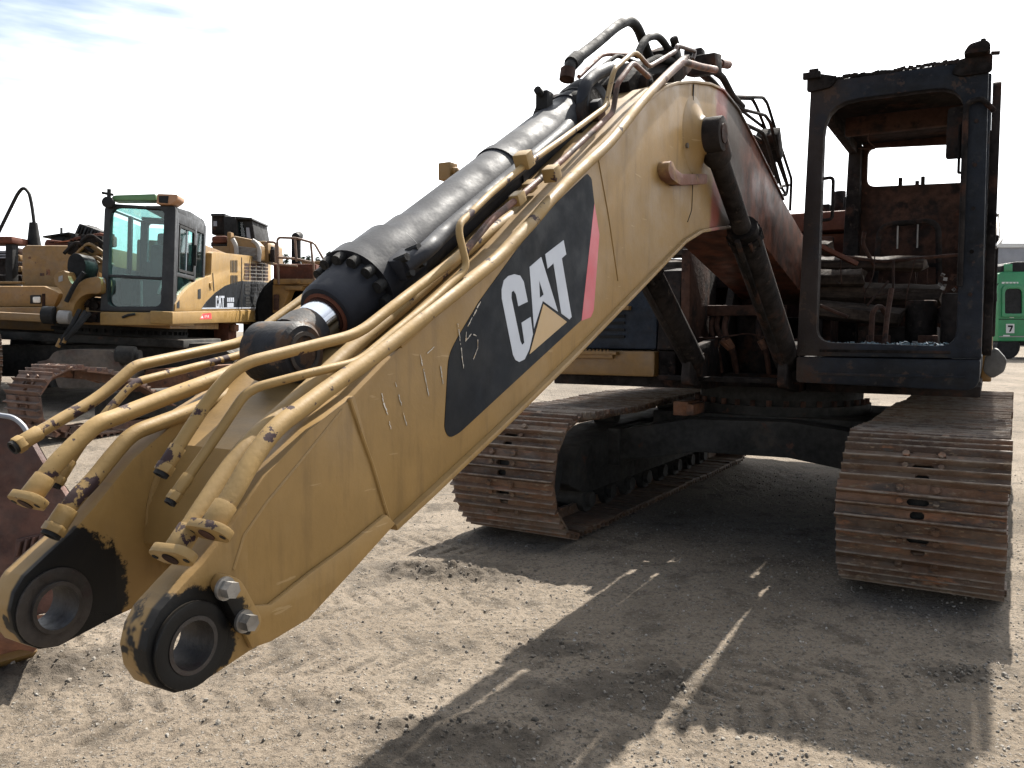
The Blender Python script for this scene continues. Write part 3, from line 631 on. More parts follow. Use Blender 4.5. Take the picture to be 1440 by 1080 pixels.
# raised ledge along the lower edge of the nose casting and the weld seams
led = [bp(*p) for p in [(548, 735), (483, 806), (424, 869), (372, 900), (345, 910), (332, 884), (333, 862), (346, 850), (372, 848), (430, 802), (482, 765), (535, 722)]]
MB().prism(led, 'x', NF + .004, NF + .018).build('nose_ledge', 'boom', EX, .006)
MB().tube([(NF + .004, *bp(*p)) for p in [(488, 560), (503, 606), (519, 650), (534, 700), (545, 735)]], .0055, 8, 0).build('weld_seam', 'boom', EX)
MB().tube([(NF + .003, *bp(*p)) for p in [(478, 576), (420, 648), (372, 706), (340, 752), (325, 800)]], .004, 8, 0).build('weld_seam', 'boom', EX)
MB().tube([(NF + .001, *bp(*p)) for p in [(840, 222), (855, 305), (868, 395)]], .0022, 6, 0).build('weld_seam', 'boom', EX)
for pts, r in (([(974, 119), (973, 150), (970, 180), (963, 208)], .005), ([(963, 208), (972, 232), (973, 262), (972, 295), (966, 312)], .0022)):
    MB().tube([(NF + .001, *bp(*p)) for p in pts], r, 6, .02).build('paint_crack', 'hose', EX)
MB().cyl((NF, *bp(963, 205)), (NF + .014, *bp(963, 205)), .012, n=8).build('bolt', 'bolt', EX)
# rib between the arms (drain weld)
MB().tube([(FF + .094, *bp(*p, FF + .092)) for p in [(228, 652), (212, 700), (208, 740), (216, 756)]], .010, 8, .05).build('weld_seam', 'boom', EX)
# pin lock plate with two bolts
lp = [bp(*p, NF) for p in [(290, 822), (300, 803), (322, 812), (352, 866), (346, 886), (328, 890)]]
MB().prism(fillet(lp, .012, 3), 'x', NF + .006, NF + .034).build('pin_lock', 'boom', EX, .003)
for p in ((318, 828), (345, 874)):
    q = bp(*p, NF + .04); MB().cyl((NF + .034, *q), (NF + .040, *q), .022, n=16).cyl((NF + .040, *q), (NF + .060, *q), .0165, n=6).build('bolt', 'bolt', EX)
# decals
def flat(name, px, mat, parent, x0, x1, conv=lambda p: p, r=0, fr=bp, n=4):
    pts = [fr(*conv(p), x1) for p in px]
    if r: pts = fillet(pts, r, n)
    return MB().prism(pts, 'x', x0, x1).build(name, mat, parent)
D = flat('decal', [(625, 604), (631, 500), (643, 476), (674, 424), (726, 352), (767, 300), (826, 244), (832, 251), (836, 286), (818, 450), (646, 609), (632, 616)], 'decal', EX, NF, NF + .0015, r=[.02, .03, .02, 0, 0, 0, .01, .01, 0, 0, .02, .02])
flat('decal_stripe', [(836, 286), (843, 330), (835, 436), (831, 446), (818, 451)], 'stripe', EX, NF, NF + .0018)
k3 = lambda p: (600 + p[0] / 3.177, 300 + p[1] / 3.177)
Cpts = [(475, 540), (458, 610), (438, 652), (414, 664), (397, 655), (386, 632), (336, 380), (335, 340), (345, 300), (365, 280), (392, 272), (418, 278), (434, 305), (452, 395), (410, 415), (399, 362), (389, 345), (380, 352), (379, 378), (419, 570), (427, 588), (437, 578), (424, 489), (465, 463)]
flat('letter', Cpts, 'letter', D, NF + .0016, NF + .0028, k3)
m = MB()
for pl in ([(460, 240), (512, 195), (503, 300), (506, 378), (519, 391), (480, 515)], [(512, 195), (587, 440), (519, 391), (506, 378), (523, 363), (503, 300)]):
    m.prism([bp(*k3(p), NF + .0028) for p in pl], 'x', NF + .0016, NF + .0028)
m.build('letter', 'letter', D)
flat('letter', [(530, 183), (612, 120), (624, 183), (604, 201), (648, 463), (638, 474), (602, 447), (567, 223), (541, 247)], 'letter', D, NF + .0016, NF + .0028, k3)
flat('emblem', [(522, 405), (627, 485), (460, 630)], 'tri', D, NF + .0016, NF + .0028, k3)
def stroke(pts, wd, x, mat, name):
    wd *= 1.25
    P = [Vector(bp(*p, x)) for p in pts]; m = MB()
    for A, B in zip(P[:-1], P[1:]):
        Ln = (B - A).length; d = (B - A) / Ln; t = 0
        while t < Ln:
            l = random.uniform(.004, .014); q = random.uniform(.35, 1.25) * wd; nn = Vector((-d.y, d.x)) * q; j = Vector((-d.y, d.x)) * random.uniform(-.0012, .0012)
            if random.random() < .72 or name != 'chalk_mark':
                a_, b_ = A + d * t + j, A + d * min(t + l, Ln) + j
                m.prism([tuple(a_ - nn * .5), tuple(a_ + d * l * .2 - nn), tuple(b_ - nn * .6), tuple(b_ + nn * .5), tuple(a_ + d * l * .3 + nn), tuple(a_ + nn * .4)], 'x', x - .0006, x)
            t += l
    return m.build(name, mat, EX)
for pts in ([(537, 553), (540, 566), (546, 585), (550, 603)], [(556, 538), (565, 570), (572, 598)], [(591, 499), (596, 520), (603, 556)], [(601, 497), (611, 488)], [(620, 514), (623, 540)]):
    stroke(pts, .0016, NF + .0022, 'chalk', 'chalk_mark')
for pts in ([(644, 455), (648, 485), (652, 518)], [(657, 459), (655, 480)], [(655, 480), (663, 470), (672, 473), (672, 490), (666, 505)], [(658, 459), (676, 424)]):
    stroke(pts, .0016, NF + .0034, 'chalk', 'chalk_mark')
for i in range(9):
    stroke([(401 + i * 1.6, 724 + i * 5), (404 + i * 1.5, 727 + i * 5)], .0011, NF + .0012, 'ink', 'marker_scribble')
# pin boss of the boom cylinders
CP = bp(1012, 188, .42)
q = (NF, *CP); m = MB(); m.lathe((NF - .02, *CP), (1, 0, 0), [(0, .185), (.020, .185), (.0225, .18), (.024, .165), (.045, .12), (.058, .096), (.066, .088), (.075, .085)], 40); m.build('pin_boss', 'boom', EX, 0, sharp=50)
m = MB(); m.lathe((FF + .02, *CP), (-1, 0, 0), [(0, .22), (.022, .215), (.05, .13), (.09, .086), (.10, .085)], 28); m.build('pin_boss', 'boom', EX, 0, sharp=50)
MB().prism(fillet([bp(*p, .335) for p in [(936, 227), (941, 227), (945, 238), (955, 245), (990, 245), (990, 259), (952, 261), (938, 251), (934, 238)]], .02, 3), 'x', NF, NF + .05).build('hook', 'pipeburnt', EX, .004)
# boom cylinders
CE = (-1.50, 1.235)
for (x, bs_) in ((.376, .70), (-.268, .98)):
    P0, P1 = Vector((x, *CP)), Vector((x, *CE)); d = (P1 - P0).normalized(); Lc = (P1 - P0).length
    T = MB().cyl((x - .062, *CP), (x + .062, *CP), .080, n=28).lathe(P0 + d * .05, d, [(0, .070), (.10, .068), (.13, .055)], 20).build('boom_cylinder', 'char', EX, .004)
    MB().cyl((x - .075, *CP), (x + .068, *CP), .045, n=20).build('pin', 'rustdark', T)
    MB().lathe(P0 + d * .15, d, [(0, .050), (bs_ - .10, .050)], 20).build('rod', 'char', T)
    MB().lathe(P0 + d * bs_, d, [(0, .06), (.0, .080), (.05, .083), (.05, .092), (.10, .092), (.10, .083), (Lc - bs_ - .08, .082), (Lc - bs_ - .04, .05)], 26).build('barrel', 'char', T)
    for k in range(10):
        a = 2 * pi * k / 10; u = d.orthogonal().normalized(); v = d.cross(u); c = P0 + d * (bs_ + .06) + (u * cos(a) + v * sin(a)) * .085
        MB().cyl(c - d * .015, c + d * .06, .012, n=6).build('bolt', 'char', T)
    MB().cyl((x - .06, *CE), (x + .06, *CE), .095, n=24).build('eye', 'char', T)
    MB().tube([P0 + d * (bs_ + .05) + Vector((-.01, -.09, -.05)), P0 + d * 1.3 + Vector((-.01, -.09, -.05)), P0 + d * (Lc - .1) + Vector((-.01, -.08, -.04))], .016, 8, .03).build('cylinder_pipe', 'char', T)
# ---- stick cylinder on top of the boom
XC = .055
E0 = Vector(bp3(396, 495, XC)); E1 = Vector(bp3(815, 154, XC)); dA = (E1 - E0).normalized(); LA = (E1 - E0).length
S = MB().lathe(E0 + Vector((-.085, 0, 0)), (1, 0, 0), [(.014, .064), (.022, .074), (.150, .074), (.158, .064)], 32).lathe(E0 + dA * .045, dA, [(0, .066), (.05, .064), (.075, .057)], 24).build('stick_cylinder', 'eyepaint', EX, 0)
MB().cyl(E0 + Vector((.0735, 0, 0)), E0 + Vector((.078, 0, 0)), .050, n=28, hole=.04).build('bushing', 'bore', S)
MB().cyl(E0 + Vector((.03, 0, 0)), E0 + Vector((.070, 0, 0)), .0405, n=28).build('pin', 'hose', S)
MB().lathe(E0 + dA * .12, dA, [(0, .056), (.16, .056)], 32).build('rod', 'chrome', S)
MB().lathe(E0 + dA * .180, dA, [(0, .060), (.0, .078), (.012, .086), (.105, .092), (.135, .10)], 36).build('rod_seal', 'cyl', S)
MB().cyl(E0 + dA * .1745, E0 + dA * .1795, .066, n=36, hole=.057).build('wiper_ring', 'redrust', S)
MB().lathe(E0 + dA * .315, dA, [(0, .122), (.055, .122), (.062, .112), (.19, .112), (.20, .104), (.205, .098), (.30, .098), (.303, .093), (LA - .36, .093), (LA - .358, .098), (LA - .34, .098), (LA - .33, .104), (LA - .24, .104), (LA - .2, .07)], 48).build('barrel', 'cyl', S)
u_ = Vector((1, 0, 0)); v_ = dA.cross(u_)
for k in range(14):
    a = 2 * pi * (k + .5) / 14; c = E0 + dA * .315 + (u_ * cos(a) + v_ * sin(a)) * .104
    MB().cyl(c - dA * .028, c + dA * .01, .0155, n=12).cyl(c - dA * .030, c - dA * .0275, .008, n=6).build('bolt', 'hose', S)
# port block and feed pipe on the near side
nr = u_ * .96 + v_ * (-.28 if v_.z < 0 else .28)
pb = E0 + dA * .40 + nr * .125
MB().box(pb, (.055, .085, .06), dA.to_track_quat('Y', 'Z').to_matrix()).build('port_block', 'cyl', S, .006)
for k in (-1, 1):
    for j in (-1, 1):
        c = pb + dA * .03 * k + v_ * .022 * j; MB().cyl(c, c + nr * .045, .011, n=8).build('bolt', 'hose', S)
MB().tube([pb + nr * .02 - dA * .03, pb + nr * .045 + dA * .06, pb + nr * .02 + dA * .16, E0 + dA * 1.0 + nr * .128, E0 + dA * (LA - .45) + nr * .128, E0 + dA * (LA - .33) + nr * .10], .024, 14, .06).build('cylinder_pipe', 'cyl', S)
for h in (.62, .94): 
    c = E0 + dA * (LA * h); MB().cyl(c - dA * .02, c + dA * .02, .099, n=40, hole=.0935).build('pipe_band', 'cyl', S)
c = E0 + dA * (LA * .94); MB().box(c + nr * .115, (.07, .045, .045), dA.to_track_quat('Y', 'Z').to_matrix()).build('pipe_clamp', 'cyl', S, .005)
c = E0 + dA * (LA * .87) - u_ * .02 - v_ * (.11 if v_.z < 0 else -.11); MB().box(c, (.05, .05, .07)).cyl(c + Vector((0, -.03, .02)), c + Vector((0, -.06, .03)), .016, n=8).build('pipe_clamp', 'hose', S, .004)
# rear end: eye, lugs on the boom, port block with hoses
ER = E0 + dA * (LA - .10)
MB().lathe(ER - u_ * .075, u_, [(0, .095), (.15, .095)], 28).build('eye', 'char', S, .004)
for x in (-.055, .13): MB().prism(fillet([(ER.y - .13, ER.z - .02), (ER.y - .03, ER.z + .11), (ER.y + .06, ER.z + .09), (ER.y + .34, ER.z - .08), (ER.y + .30, ER.z - .30), (ER.y - .1, ER.z - .34)], .05, 4), 'x', x, x + .035).build('cylinder_lug', 'char', EX, .004)
MB().cyl((-.075, ER.y, ER.z), (.19, ER.y, ER.z), .042, n=20).build('pin', 'rustdark', EX)
# ---- hard lines on the boom
def pipe(px, b, r, mat='pipe', bend=.05, name='hydraulic_pipe', fit=None, n=12):
    pts = [bp3(p[0], p[1], p[2] if len(p) > 2 else b) for p in px]
    if mat == 'pipe': r *= .93
    o = MB().tube(pts, r, n, bend).build(name, mat, EX)
    A, B = Vector(pts[0]), Vector(pts[1]); d = (A - B).normalized()
    if fit == 'nut':
        MB().cyl(A - d * .035, A + d * .004, r * 1.22, n=14).cyl(A + d * .004, A + d * .022, r * 1.38, n=6).build('pipe_nut', mat, o, .0015)
        MB().cyl(A + d * .022, A + d * .030, r * 1.1, n=12, hole=r * .7).build('pipe_end', 'hose', o)
    if fit == 'flange':
        fx = Vector((1, 0, 0)); fx = (fx - d * fx.dot(d)).normalized(); fy = d.cross(fx)
        pl = [(-.058, -.012), (-.04, -.026), (.04, -.026), (.058, -.012), (.058, .012), (.04, .026), (-.04, .026), (-.058, .012)]
        pl = [(p[0] * .86, p[1] * .9) for p in fillet(pl, .012, 3)]; m = MB(); n_ = len(pl)
        vs = [A + fx * p[0] + fy * p[1] + d * h for h in (-.004, .014) for p in pl]
        m.add(vs, [tuple(range(n_))[::-1], tuple(range(n_, 2 * n_))] + [(i, (i + 1) % n_, n_ + (i + 1) % n_, n_ + i) for i in range(n_)])
        m.build('pipe_flange', mat, o, .002)
        for sg in (-1, 1): MB().cyl(A + fx * .040 * sg + d * .0142, A + fx * .040 * sg + d * .0152, .0065, n=10).build('bolt_hole', 'hose', o)
        MB().cyl(A + d * .0145, A + d * .0165, r * .85, n=16).build('pipe_end', 'rustdark', o)
        MB().cyl(A - d * .05, A - d * .004, r * 1.15, r * 1.2, n=16).build('pipe_collar', mat, o, .001)
    return o
pipe([(237, 650, .17), (262, 610, .175), (300, 552, .19), (338, 512, .21), (420, 491, .24), (503, 470, .27), (560, 425, .27), (648, 358, .27), (655, 352, .27)], .2, .0140, fit='nut')
pipe([(251, 690, .2), (300, 620, .21), (343, 556, .23), (362, 544, .24), (430, 526, .28), (504, 509, .315), (560, 462, .315), (600, 430, .315), (650, 384, .315), (656, 372, .315), (643, 318, .29), (690, 272, .27), (736, 234, .26), (790, 196, .25), (852, 150, .24), (858, 120, .23), (864, 97, .23), (890, 74, .22), (897, 76, .22), (913, 94, .21), (950, 72, .21), (952, 64, .21), (978, 72, .2), (974, 84, .2)], .25, .0108, bend=.035, fit='nut')
pipe([(297, 742, .335), (330, 690, .335), (352, 650, .33), (384, 604, .325), (470, 540, .322), (520, 506, .32), (600, 443, .32), (700, 364, .32), (752, 308, .32), (768, 288, .315), (800, 254, .315), (858, 200, .31), (905, 140, .30), (940, 104, .29), (962, 84, .28)], .31, .0205, bend=.08, fit='flange', n=14)
pipe([(246, 776, .28), (284, 716, .275), (318, 664, .265), (350, 622, .26), (416, 563, .245), (500, 485, .225), (560, 437, .215), (655, 352, .21), (700, 318, .21), (752, 281, .21), (800, 232, .21)], .21, .0205, bend=.08, fit='flange', n=14)
pipe([(651, 366), (655, 352), (690, 310), (728, 279), (790, 226), (862, 158), (868, 118), (890, 88), (912, 108)], .27, .0105, mat='pipeburnt', bend=.03)
pipe([(840, 222), (870, 188), (900, 150), (930, 116), (958, 86), (985, 94), (1006, 98)], .285, .017, mat='pipeburnt', bend=.05)
# clamps
for (px, py, b, w_) in ((737, 225, .26, .050), (728, 279, .27, .036), (776, 244, .315, .046), (745, 262, .22, .034)):
    c = Vector(bp3(px, py, b)); dd = Vector(bp3(px + 30, py - 26, b)) - c
    MB().box(c, (w_, .05, w_), dd.to_track_quat('Y', 'Z').to_matrix()).build('pipe_clamp', 'pipe', EX, .006)
c = Vector(bp3(630, 242, -.10)); MB().box(c, (.05, .05, .06)).cyl(c + Vector((.02, 0, 0)), c + Vector((.04, 0, 0)), .015, n=8).build('pipe_clamp', 'oldyel', EX, .008)
# far side lines
pipe([(35, 620), (85, 590), (139, 560), (186, 518), (196, 513), (343, 481), (420, 425), (520, 350)], -.245, .0150, fit='nut')
pipe([(42, 700), (78, 652), (106, 624), (136, 596), (160, 588), (230, 560), (335, 521), (420, 478), (520, 395)], -.135, .0205, bend=.08, fit='flange')
pipe([(88, 668), (110, 632), (144, 586), (182, 545), (195, 536), (262, 519), (343, 498), (430, 440), (520, 365)], -.18, .0105, bend=.04, fit='nut')
pipe([(82, 736), (104, 702), (130, 676), (160, 638), (186, 609), (284, 573), (374, 530), (440, 485), (520, 410)], -.105, .0190, bend=.08, fit='nut')
# hoses and lines at the crown of the boom
pipe([(797, 108), (800, 96), (806, 86), (838, 62), (868, 36), (884, 28), (896, 36), (905, 60), (914, 84)], .06, .0235, mat='hose', bend=.12, name='hose')
pipe([(803, 90), (812, 81)], .06, .030, mat='hose', bend=0, name='hose_fitting'); pipe([(797, 112), (799, 98)], .06, .031, mat='rustdark', bend=0, name='hose_fitting')
pipe([(896, 78), (903, 62), (912, 52), (925, 50), (936, 62), (946, 84), (960, 92)], .10, .018, mat='hose', bend=.08, name='hose')
pipe([(818, 150), (822, 120), (836, 106), (852, 98), (858, 96)], .14, .026, mat='cyl', bend=.08, name='hose')
pipe([(814, 108), (846, 78), (855, 76), (898, 78), (922, 70)], -.02, .0095, mat='pipeburnt', bend=.03)
pipe([(838, 100), (868, 78), (900, 90), (905, 108), (935, 96)], .02, .010, mat='char', bend=.03)
pipe([(894, 102), (910, 82), (930, 98), (960, 108)], .03, .014, mat='char', bend=.03)
pipe([(905, 92), (925, 82), (950, 88), (962, 96)], .12, .020, mat='char', bend=.04, name='hose')
c = Vector(bp3(990, 92, .16)); MB().box(c, (.16, .13, .10), Matrix.Rotation(.2, 3, 'X')).box(c + Vector((-.06, .02, .07)), (.10, .07, .05)).build('line_manifold', 'char', EX, .008)
pipe([(996, 90), (1012, 89), (1020, 91)], .20, .016, mat='pipeburnt', bend=0); pipe([(1013, 89), (1024, 91)], .20, .024, mat='pipeburnt', bend=0, name='pipe_nut')
pipe([(1000, 98), (1016, 108), (1030, 135), (1044, 150)], .16, .020, mat='char', bend=.05, name='hose')
pipe([(988, 104), (1002, 116), (1012, 128)], .10, .022, mat='char', bend=.05, name='hose')
c = Vector(bp3(868, 122, .05)); MB().box(c, (.22, .26, .12), Matrix.Rotation(.62, 3, 'X')).cyl(c + Vector((.1, .03, .0)), c + Vector((.145, .03, .0)), .05, n=18).cyl(c + Vector((.14, .03, .0)), c + Vector((.155, .03, .0)), .02, n=6).build('lug_bracket', 'char', EX, .01)
c = Vector(bp3(925, 105, .05)); MB().box(c, (.26, .30, .08), Matrix.Rotation(.55, 3, 'X')).build('lug_bracket', 'char', EX, .01)
c = Vector(bp3(938, 80, .08)); MB().box(c, (.12, .10, .09), Matrix.Rotation(.5, 3, 'X')).cyl(c + Vector((.05, 0, .03)), c + Vector((.05, -.05, .07)), .022, n=10).build('line_manifold', 'char', EX, .008)
# bundle of lines down the back of the boom
for px, r, b in (([(1028, 136), (1073, 137), (1079, 145), (1096, 200), (1113, 252), (1111, 296)], .0115, .10), ([(1034, 138), (1058, 139), (1064, 150), (1086, 205), (1107, 262)], .0115, .04),
              ([(1026, 142), (1045, 154), (1076, 162), (1083, 172), (1094, 215), (1108, 262), (1106, 274), (1098, 275)], .0115, .16), ([(1036, 150), (1075, 180), (1088, 225), (1098, 262), (1104, 272)], .011, .02),
              ([(1050, 176), (1072, 186), (1080, 205), (1092, 250), (1093, 258), (1083, 246)], .014, .12), ([(1060, 192), (1070, 198), (1080, 225), (1088, 245)], .014, .05), ([(1092, 268), (1100, 262), (1110, 260)], .011, .06)):
    pipe(px, b, r, mat='char', bend=.04, n=8)
c = Vector(bp3(1082, 205, .09)); MB().box(c, (.16, .22, .12), Matrix.Rotation(-.9, 3, 'X')).build('pipe_clamp', 'char', EX, .008)

# ---- gutted cab
CL, CR, CF, CB = .470, 1.500, -1.698, .055
m = MB()
fo = roundquad([(CL - .014, 1.325), (CR, 1.325), (CR - .018, 3.045), (CL + .034, 3.045)], [.01, .01, .05, .05], 5)
fi = roundquad([(.575, 1.415), (1.365, 1.395), (1.368, 2.915), (.590, 2.915)], [.10, .10, .17, .20], 5)
m.ring(fo, fi, 'y', CF, CF + .09)
CAB = m.build('cab_frame', 'charblue', EX, .010)
MB().prism([(CL - .008, 1.33), (CL + .075, 1.33), (CL + .095, 2.99), (CL + .036, 2.99)], 'y', CF + .092, CF + .20).build('post', 'char', CAB, .012); MB().b2((CR - .10, CF + .092, 1.33), (CR - .002, CF + .22, 2.99)).build('post', 'charblue', CAB, .012)
MB().prism([(CL - .01, 1.33), (CL + .13, 1.33), (CL + .13, 2.98), (CL + .038, 2.98)], 'y', CB - .13, CB).build('post', 'char', CAB, .012); MB().b2((CR - .12, CB - .13, 1.33), (CR, CB, 2.98)).build('post', 'char', CAB, .012)
MB().b2((CR - .06, -.75, 1.33), (CR - .002, -.67, 2.98)).build('post', 'char', CAB, .01)
m = MB(); m.prism(fillet([(CL - .010, 1.155), (CR - .004, 1.135), (CR - .004, 1.318), (CL - .010, 1.318)], [.03, .10, .012, .012], 5), 'y', CF - .02, CB); m.build('cab_base', 'charblue', EX, .018)
m = MB(); m.b2((.56, CF - .030, 1.206), (1.42, CF - .021, 1.222)); m.build('cab_base_crease', 'charblue', EX, .003)
MB().b2((.60, CF - .012, 1.352), (1.34, CF - .002, 1.37)).build('wiper_rail', 'char', EX, .003)
# roof: skin, side rails, inner cross beam
m = MB(); m.prism(fillet([(CF + .005, 3.0), (CF + .015, 3.055), (CF + .3, 3.09), (CB - .1, 3.085), (CB, 3.03), (CB, 2.985)], .03, 3), 'x', CL + .04, CR - .02); m.build('roof', 'char', EX, .01)
MB().b2((CL + .135, -.95, 2.86), (CR - .125, -.88, 2.985)).build('roof_beam', 'rustdark', EX, .01)
for x in (CL + .042, CR - .066): MB().b2((x, CF + .225, 2.90), (x + .06, CB - .133, 2.984)).build('roof_rail', 'char', EX, .008)
# edge of the burnt roof seal: uneven lumps
m = MB()
for i in range(46):
    x = CL + .05 + i * .0205; m.box((x, CF + .012 + random.uniform(-.004, .004), 3.055 + random.uniform(-.004, .008)), (.026, .02, .014 + random.random() * .012), Matrix.Rotation(random.uniform(-.3, .3), 3, 'Y'))
o = m.build('roof_seal', 'char', EX); 
# rear wall with window
m = MB(); ro = roundquad([(CL + .132, 1.33), (CR - .122, 1.33), (CR - .122, 2.984), (CL + .132, 2.984)], .004, 5); ri = roundquad([(.640, 2.645), (1.375, 2.62), (1.375, 2.915), (.640, 2.955)], [.07, .05, .05, .07], 5)
m.ring(ro, ri, 'y', CB - .05, CB - .002); m.build('rear_wall', 'rustdark', EX, .004)
for (x, h) in ((.87, .06), (.99, .025), (1.03, .055)): MB().b2((x, CB - .04, 2.61), (x + .028, CB - .01, 2.64 + h)).build('latch', 'char', EX, .004)
MB().b2((1.345, -.35, 2.58), (1.375, -.342, 2.69)).build('tag', 'pale', EX, .001)
# corner brackets, mirror stump, handles
m = MB(); m.prism(fillet([(CL + .015, 2.985), (CL + .015, 3.09), (CL + .08, 3.095), (CL + .20, 3.06), (CL + .16, 3.0)], .02, 3), 'y', CF - .025, CF - .002); m.b2((CL - .005, CF - .06, 3.06), (CL + .10, CF - .025, 3.10)); m.b2((CL + .03, CF - .05, 3.095), (CL + .085, CF - .02, 3.12)); m.build('corner_bracket', 'char', EX, .006)
m = MB(); m.prism(fillet([(CR - .21, 2.985), (CR - .15, 2.96), (CR + .0, 2.965), (CR + .0, 3.07), (CR - .17, 3.06)], .02, 3), 'y', CF - .022, CF - .002); m.prism(fillet([(CR - .150, 3.062), (CR - .015, 3.062), (CR - .01, 3.10), (CR - .04, 3.13), (CR - .12, 3.115)], .02, 3), 'y', CF - .10, CF + .02); m.cyl((CR - .05, CF - .04, 3.12), (CR - .05, CF - .04, 3.15), .014, n=8); m.cyl((CR - .01, CF - .05, 3.06), (CR + .035, CF - .05, 3.055), .012, n=8); m.build('corner_bracket', 'char', EX, .008)
MB().tube([(CL + .074, CF + .12, 2.46), (CL + .165, CF + .12, 2.47), (CL + .165, CF + .12, 2.20), (CL + .074, CF + .12, 2.20)], .011, 10, .03).build('grab_handle', 'char', EX)
m = MB(); m.tube([(1.36, CF + .05, 2.42), (1.345, CF + .05, 2.42), (1.345, CF + .05, 2.70)], .008, 8, .02); m.build('latch', 'char', EX)
m = MB(); m.prism(fillet([(1.27, 2.52), (1.275, 2.82), (1.37, 2.83), (1.385, 2.52)], .02, 3), 'y', CF + .12, CF + .15); m.build('wiper_motor', 'char', EX, .006)
m = MB(); m.tube([(CR - .125, CF - .03, 1.75), (CR - .125, CF - .03, 2.80), (CR - .05, CF - .035, 2.82), (CR + .02, CF - .02, 2.74)], .016, 10, .03); m.build('grab_handle', 'char', EX)
for i in range(6): MB().cyl((CR - .07, CF - .006, 1.45 + i * .25), (CR - .07, CF + .002, 1.45 + i * .25), .012, n=8).build('bolt', 'char', EX)
# half open door with its stay, on the outer side
m = MB(); do = roundquad([(-.66, 1.34), (CF + .12, 1.34), (CF + .16, 2.96), (-.66, 2.96)], .05, 5); di = roundquad([(-.73, 1.45), (CF + .20, 1.45), (CF + .24, 2.86), (-.73, 2.86)], .08, 5); m.ring(do, di, 'x', CR + .004, CR + .05); m.build('cab_door', 'char', EX, .006)
MB().tube([(CR + .05, -.9, 2.25), (CR + .07, -.9, 2.25), (CR + .08, -1.25, 2.05), (CR + .05, -1.35, 2.0)], .012, 8, .03).build('door_handle', 'pale', EX)
MB().b2((CR + .02, -.62, 1.45), (CR + .07, -.50, 2.15)).build('latch', 'char', EX, .01)
# what is left of the seat and controls
MB().tube([(.72, -.12, 1.6), (.76, -.12, 2.32), (1.17, -.12, 2.33), (1.20, -.12, 1.55)], .022, 10, .10).build('seat_frame', 'char', EX)
for x in (.89, 1.03): MB().cyl((x, -.125, 2.13), (x, -.125, 2.32), .007, n=8).build('seat_rod', 'bolt', EX)
MB().b2((.72, -.10, 1.98), (1.20, -.085, 2.01)).build('seat_bar', 'char', EX, .004); MB().b2((.72, -.10, 1.75), (1.20, -.085, 1.78)).build('seat_bar', 'char', EX, .004)
MB().b2((.62, -.95, 1.325), (1.36, .0, 1.36)).build('cab_floor', 'char', EX, .004)
MB().b2((.70, -.75, 1.36), (1.22, -.25, 1.52)).build('seat_base', 'char', EX, .02)
for x in (.80, .83, 1.12): MB().b2((x, -1.1, 1.36), (x + .12, -1.04, 1.46)).build('pedal', 'rustdark', EX, .01)
for pts, r in (([(.86, -1.35, 1.40), (.86, -1.32, 1.62), (.90, -1.25, 1.66), (.93, -1.2, 1.60)], .018), ([(.955, -1.52, 1.36), (.96, -1.40, 1.60), (.97, -1.3, 1.76)], .017), ([(.98, -1.3, 1.76), (.97, -1.25, 1.95)], .008),
               ([(.80, -.75, 1.95), (.72, -.8, 2.12), (.735, -.8, 2.20)], .014), ([(.60, -.9, 2.02), (.85, -.8, 1.98), (1.38, -.7, 2.02)], .012), ([(.80, -1.1, 1.66), (.92, -1.0, 1.83)], .008), ([(.52, -1.25, 1.66), (.70, -1.25, 1.58)], .013), ([(1.10, -.9, 1.55), (1.2, -.8, 1.70)], .008)):
    MB().tube(pts, r, 8, .05).build('control_lever', 'rustdark', EX)
m = MB(); m.cyl((1.12, -.85, 1.36), (1.12, -.85, 1.70), .10, n=14); m.build('console', 'char', EX, .02); MB().b2((1.25, -1.05, 1.36), (1.37, -.75, 1.74)).build('console', 'char', EX, .02)
for k in range(16): MB().box((1.285 + random.uniform(-.05, .05), -1.06, 1.80 + random.uniform(-.06, .06)), (.022, .02, .022), Matrix.Rotation(random.random(), 3, 'Y')).build('burnt_fitting', 'pale' if k % 3 == 0 else 'rustdark', EX)
for (x, y) in ((.78, -1.0), (1.08, -1.0)): MB().b2((x, y, 1.36), (x + .16, y + .01, 1.42)).cyl((x + .08, y - .012, 1.39), (x + .08, y, 1.39), .022, n=10).build('floor_bracket', 'pale', EX, .002)
for k in range(9):
    x = random.uniform(.62, 1.34); y = random.uniform(-1.2, -.3); z0 = random.choice([2.86, 2.0, 1.9]); l = random.uniform(.12, .4)
    MB().tube([(x, y, z0), (x + random.uniform(-.05, .05), y, z0 - l * .5), (x + random.uniform(-.12, .12), y + .03, z0 - l), (x + random.uniform(-.2, .2), y + .05, z0 - l * .8)], .004, 5, .08).build('burnt_wire', 'rustdark', EX)
m = MB()
for k in range(420):
    x = random.uniform(.60, 1.34); y = CF + random.uniform(.10, .45); s = random.uniform(.006, .022)
    m.box((x, y, 1.40 + random.random() * .025 + (y - CF) * -.05), (s, s * random.uniform(.3, 1), .003), Matrix.Rotation(random.random() * 3, 3, 'Z') @ Matrix.Rotation(random.uniform(-.9, .9), 3, 'X'))
o = m.build('glass_shards', 'glassbits', EX); o['kind'] = 'stuff'
MB().b2((.575, CF + .091, 1.36), (1.37, CF + .47, 1.392)).build('cab_sill', 'charblue', EX, .004)
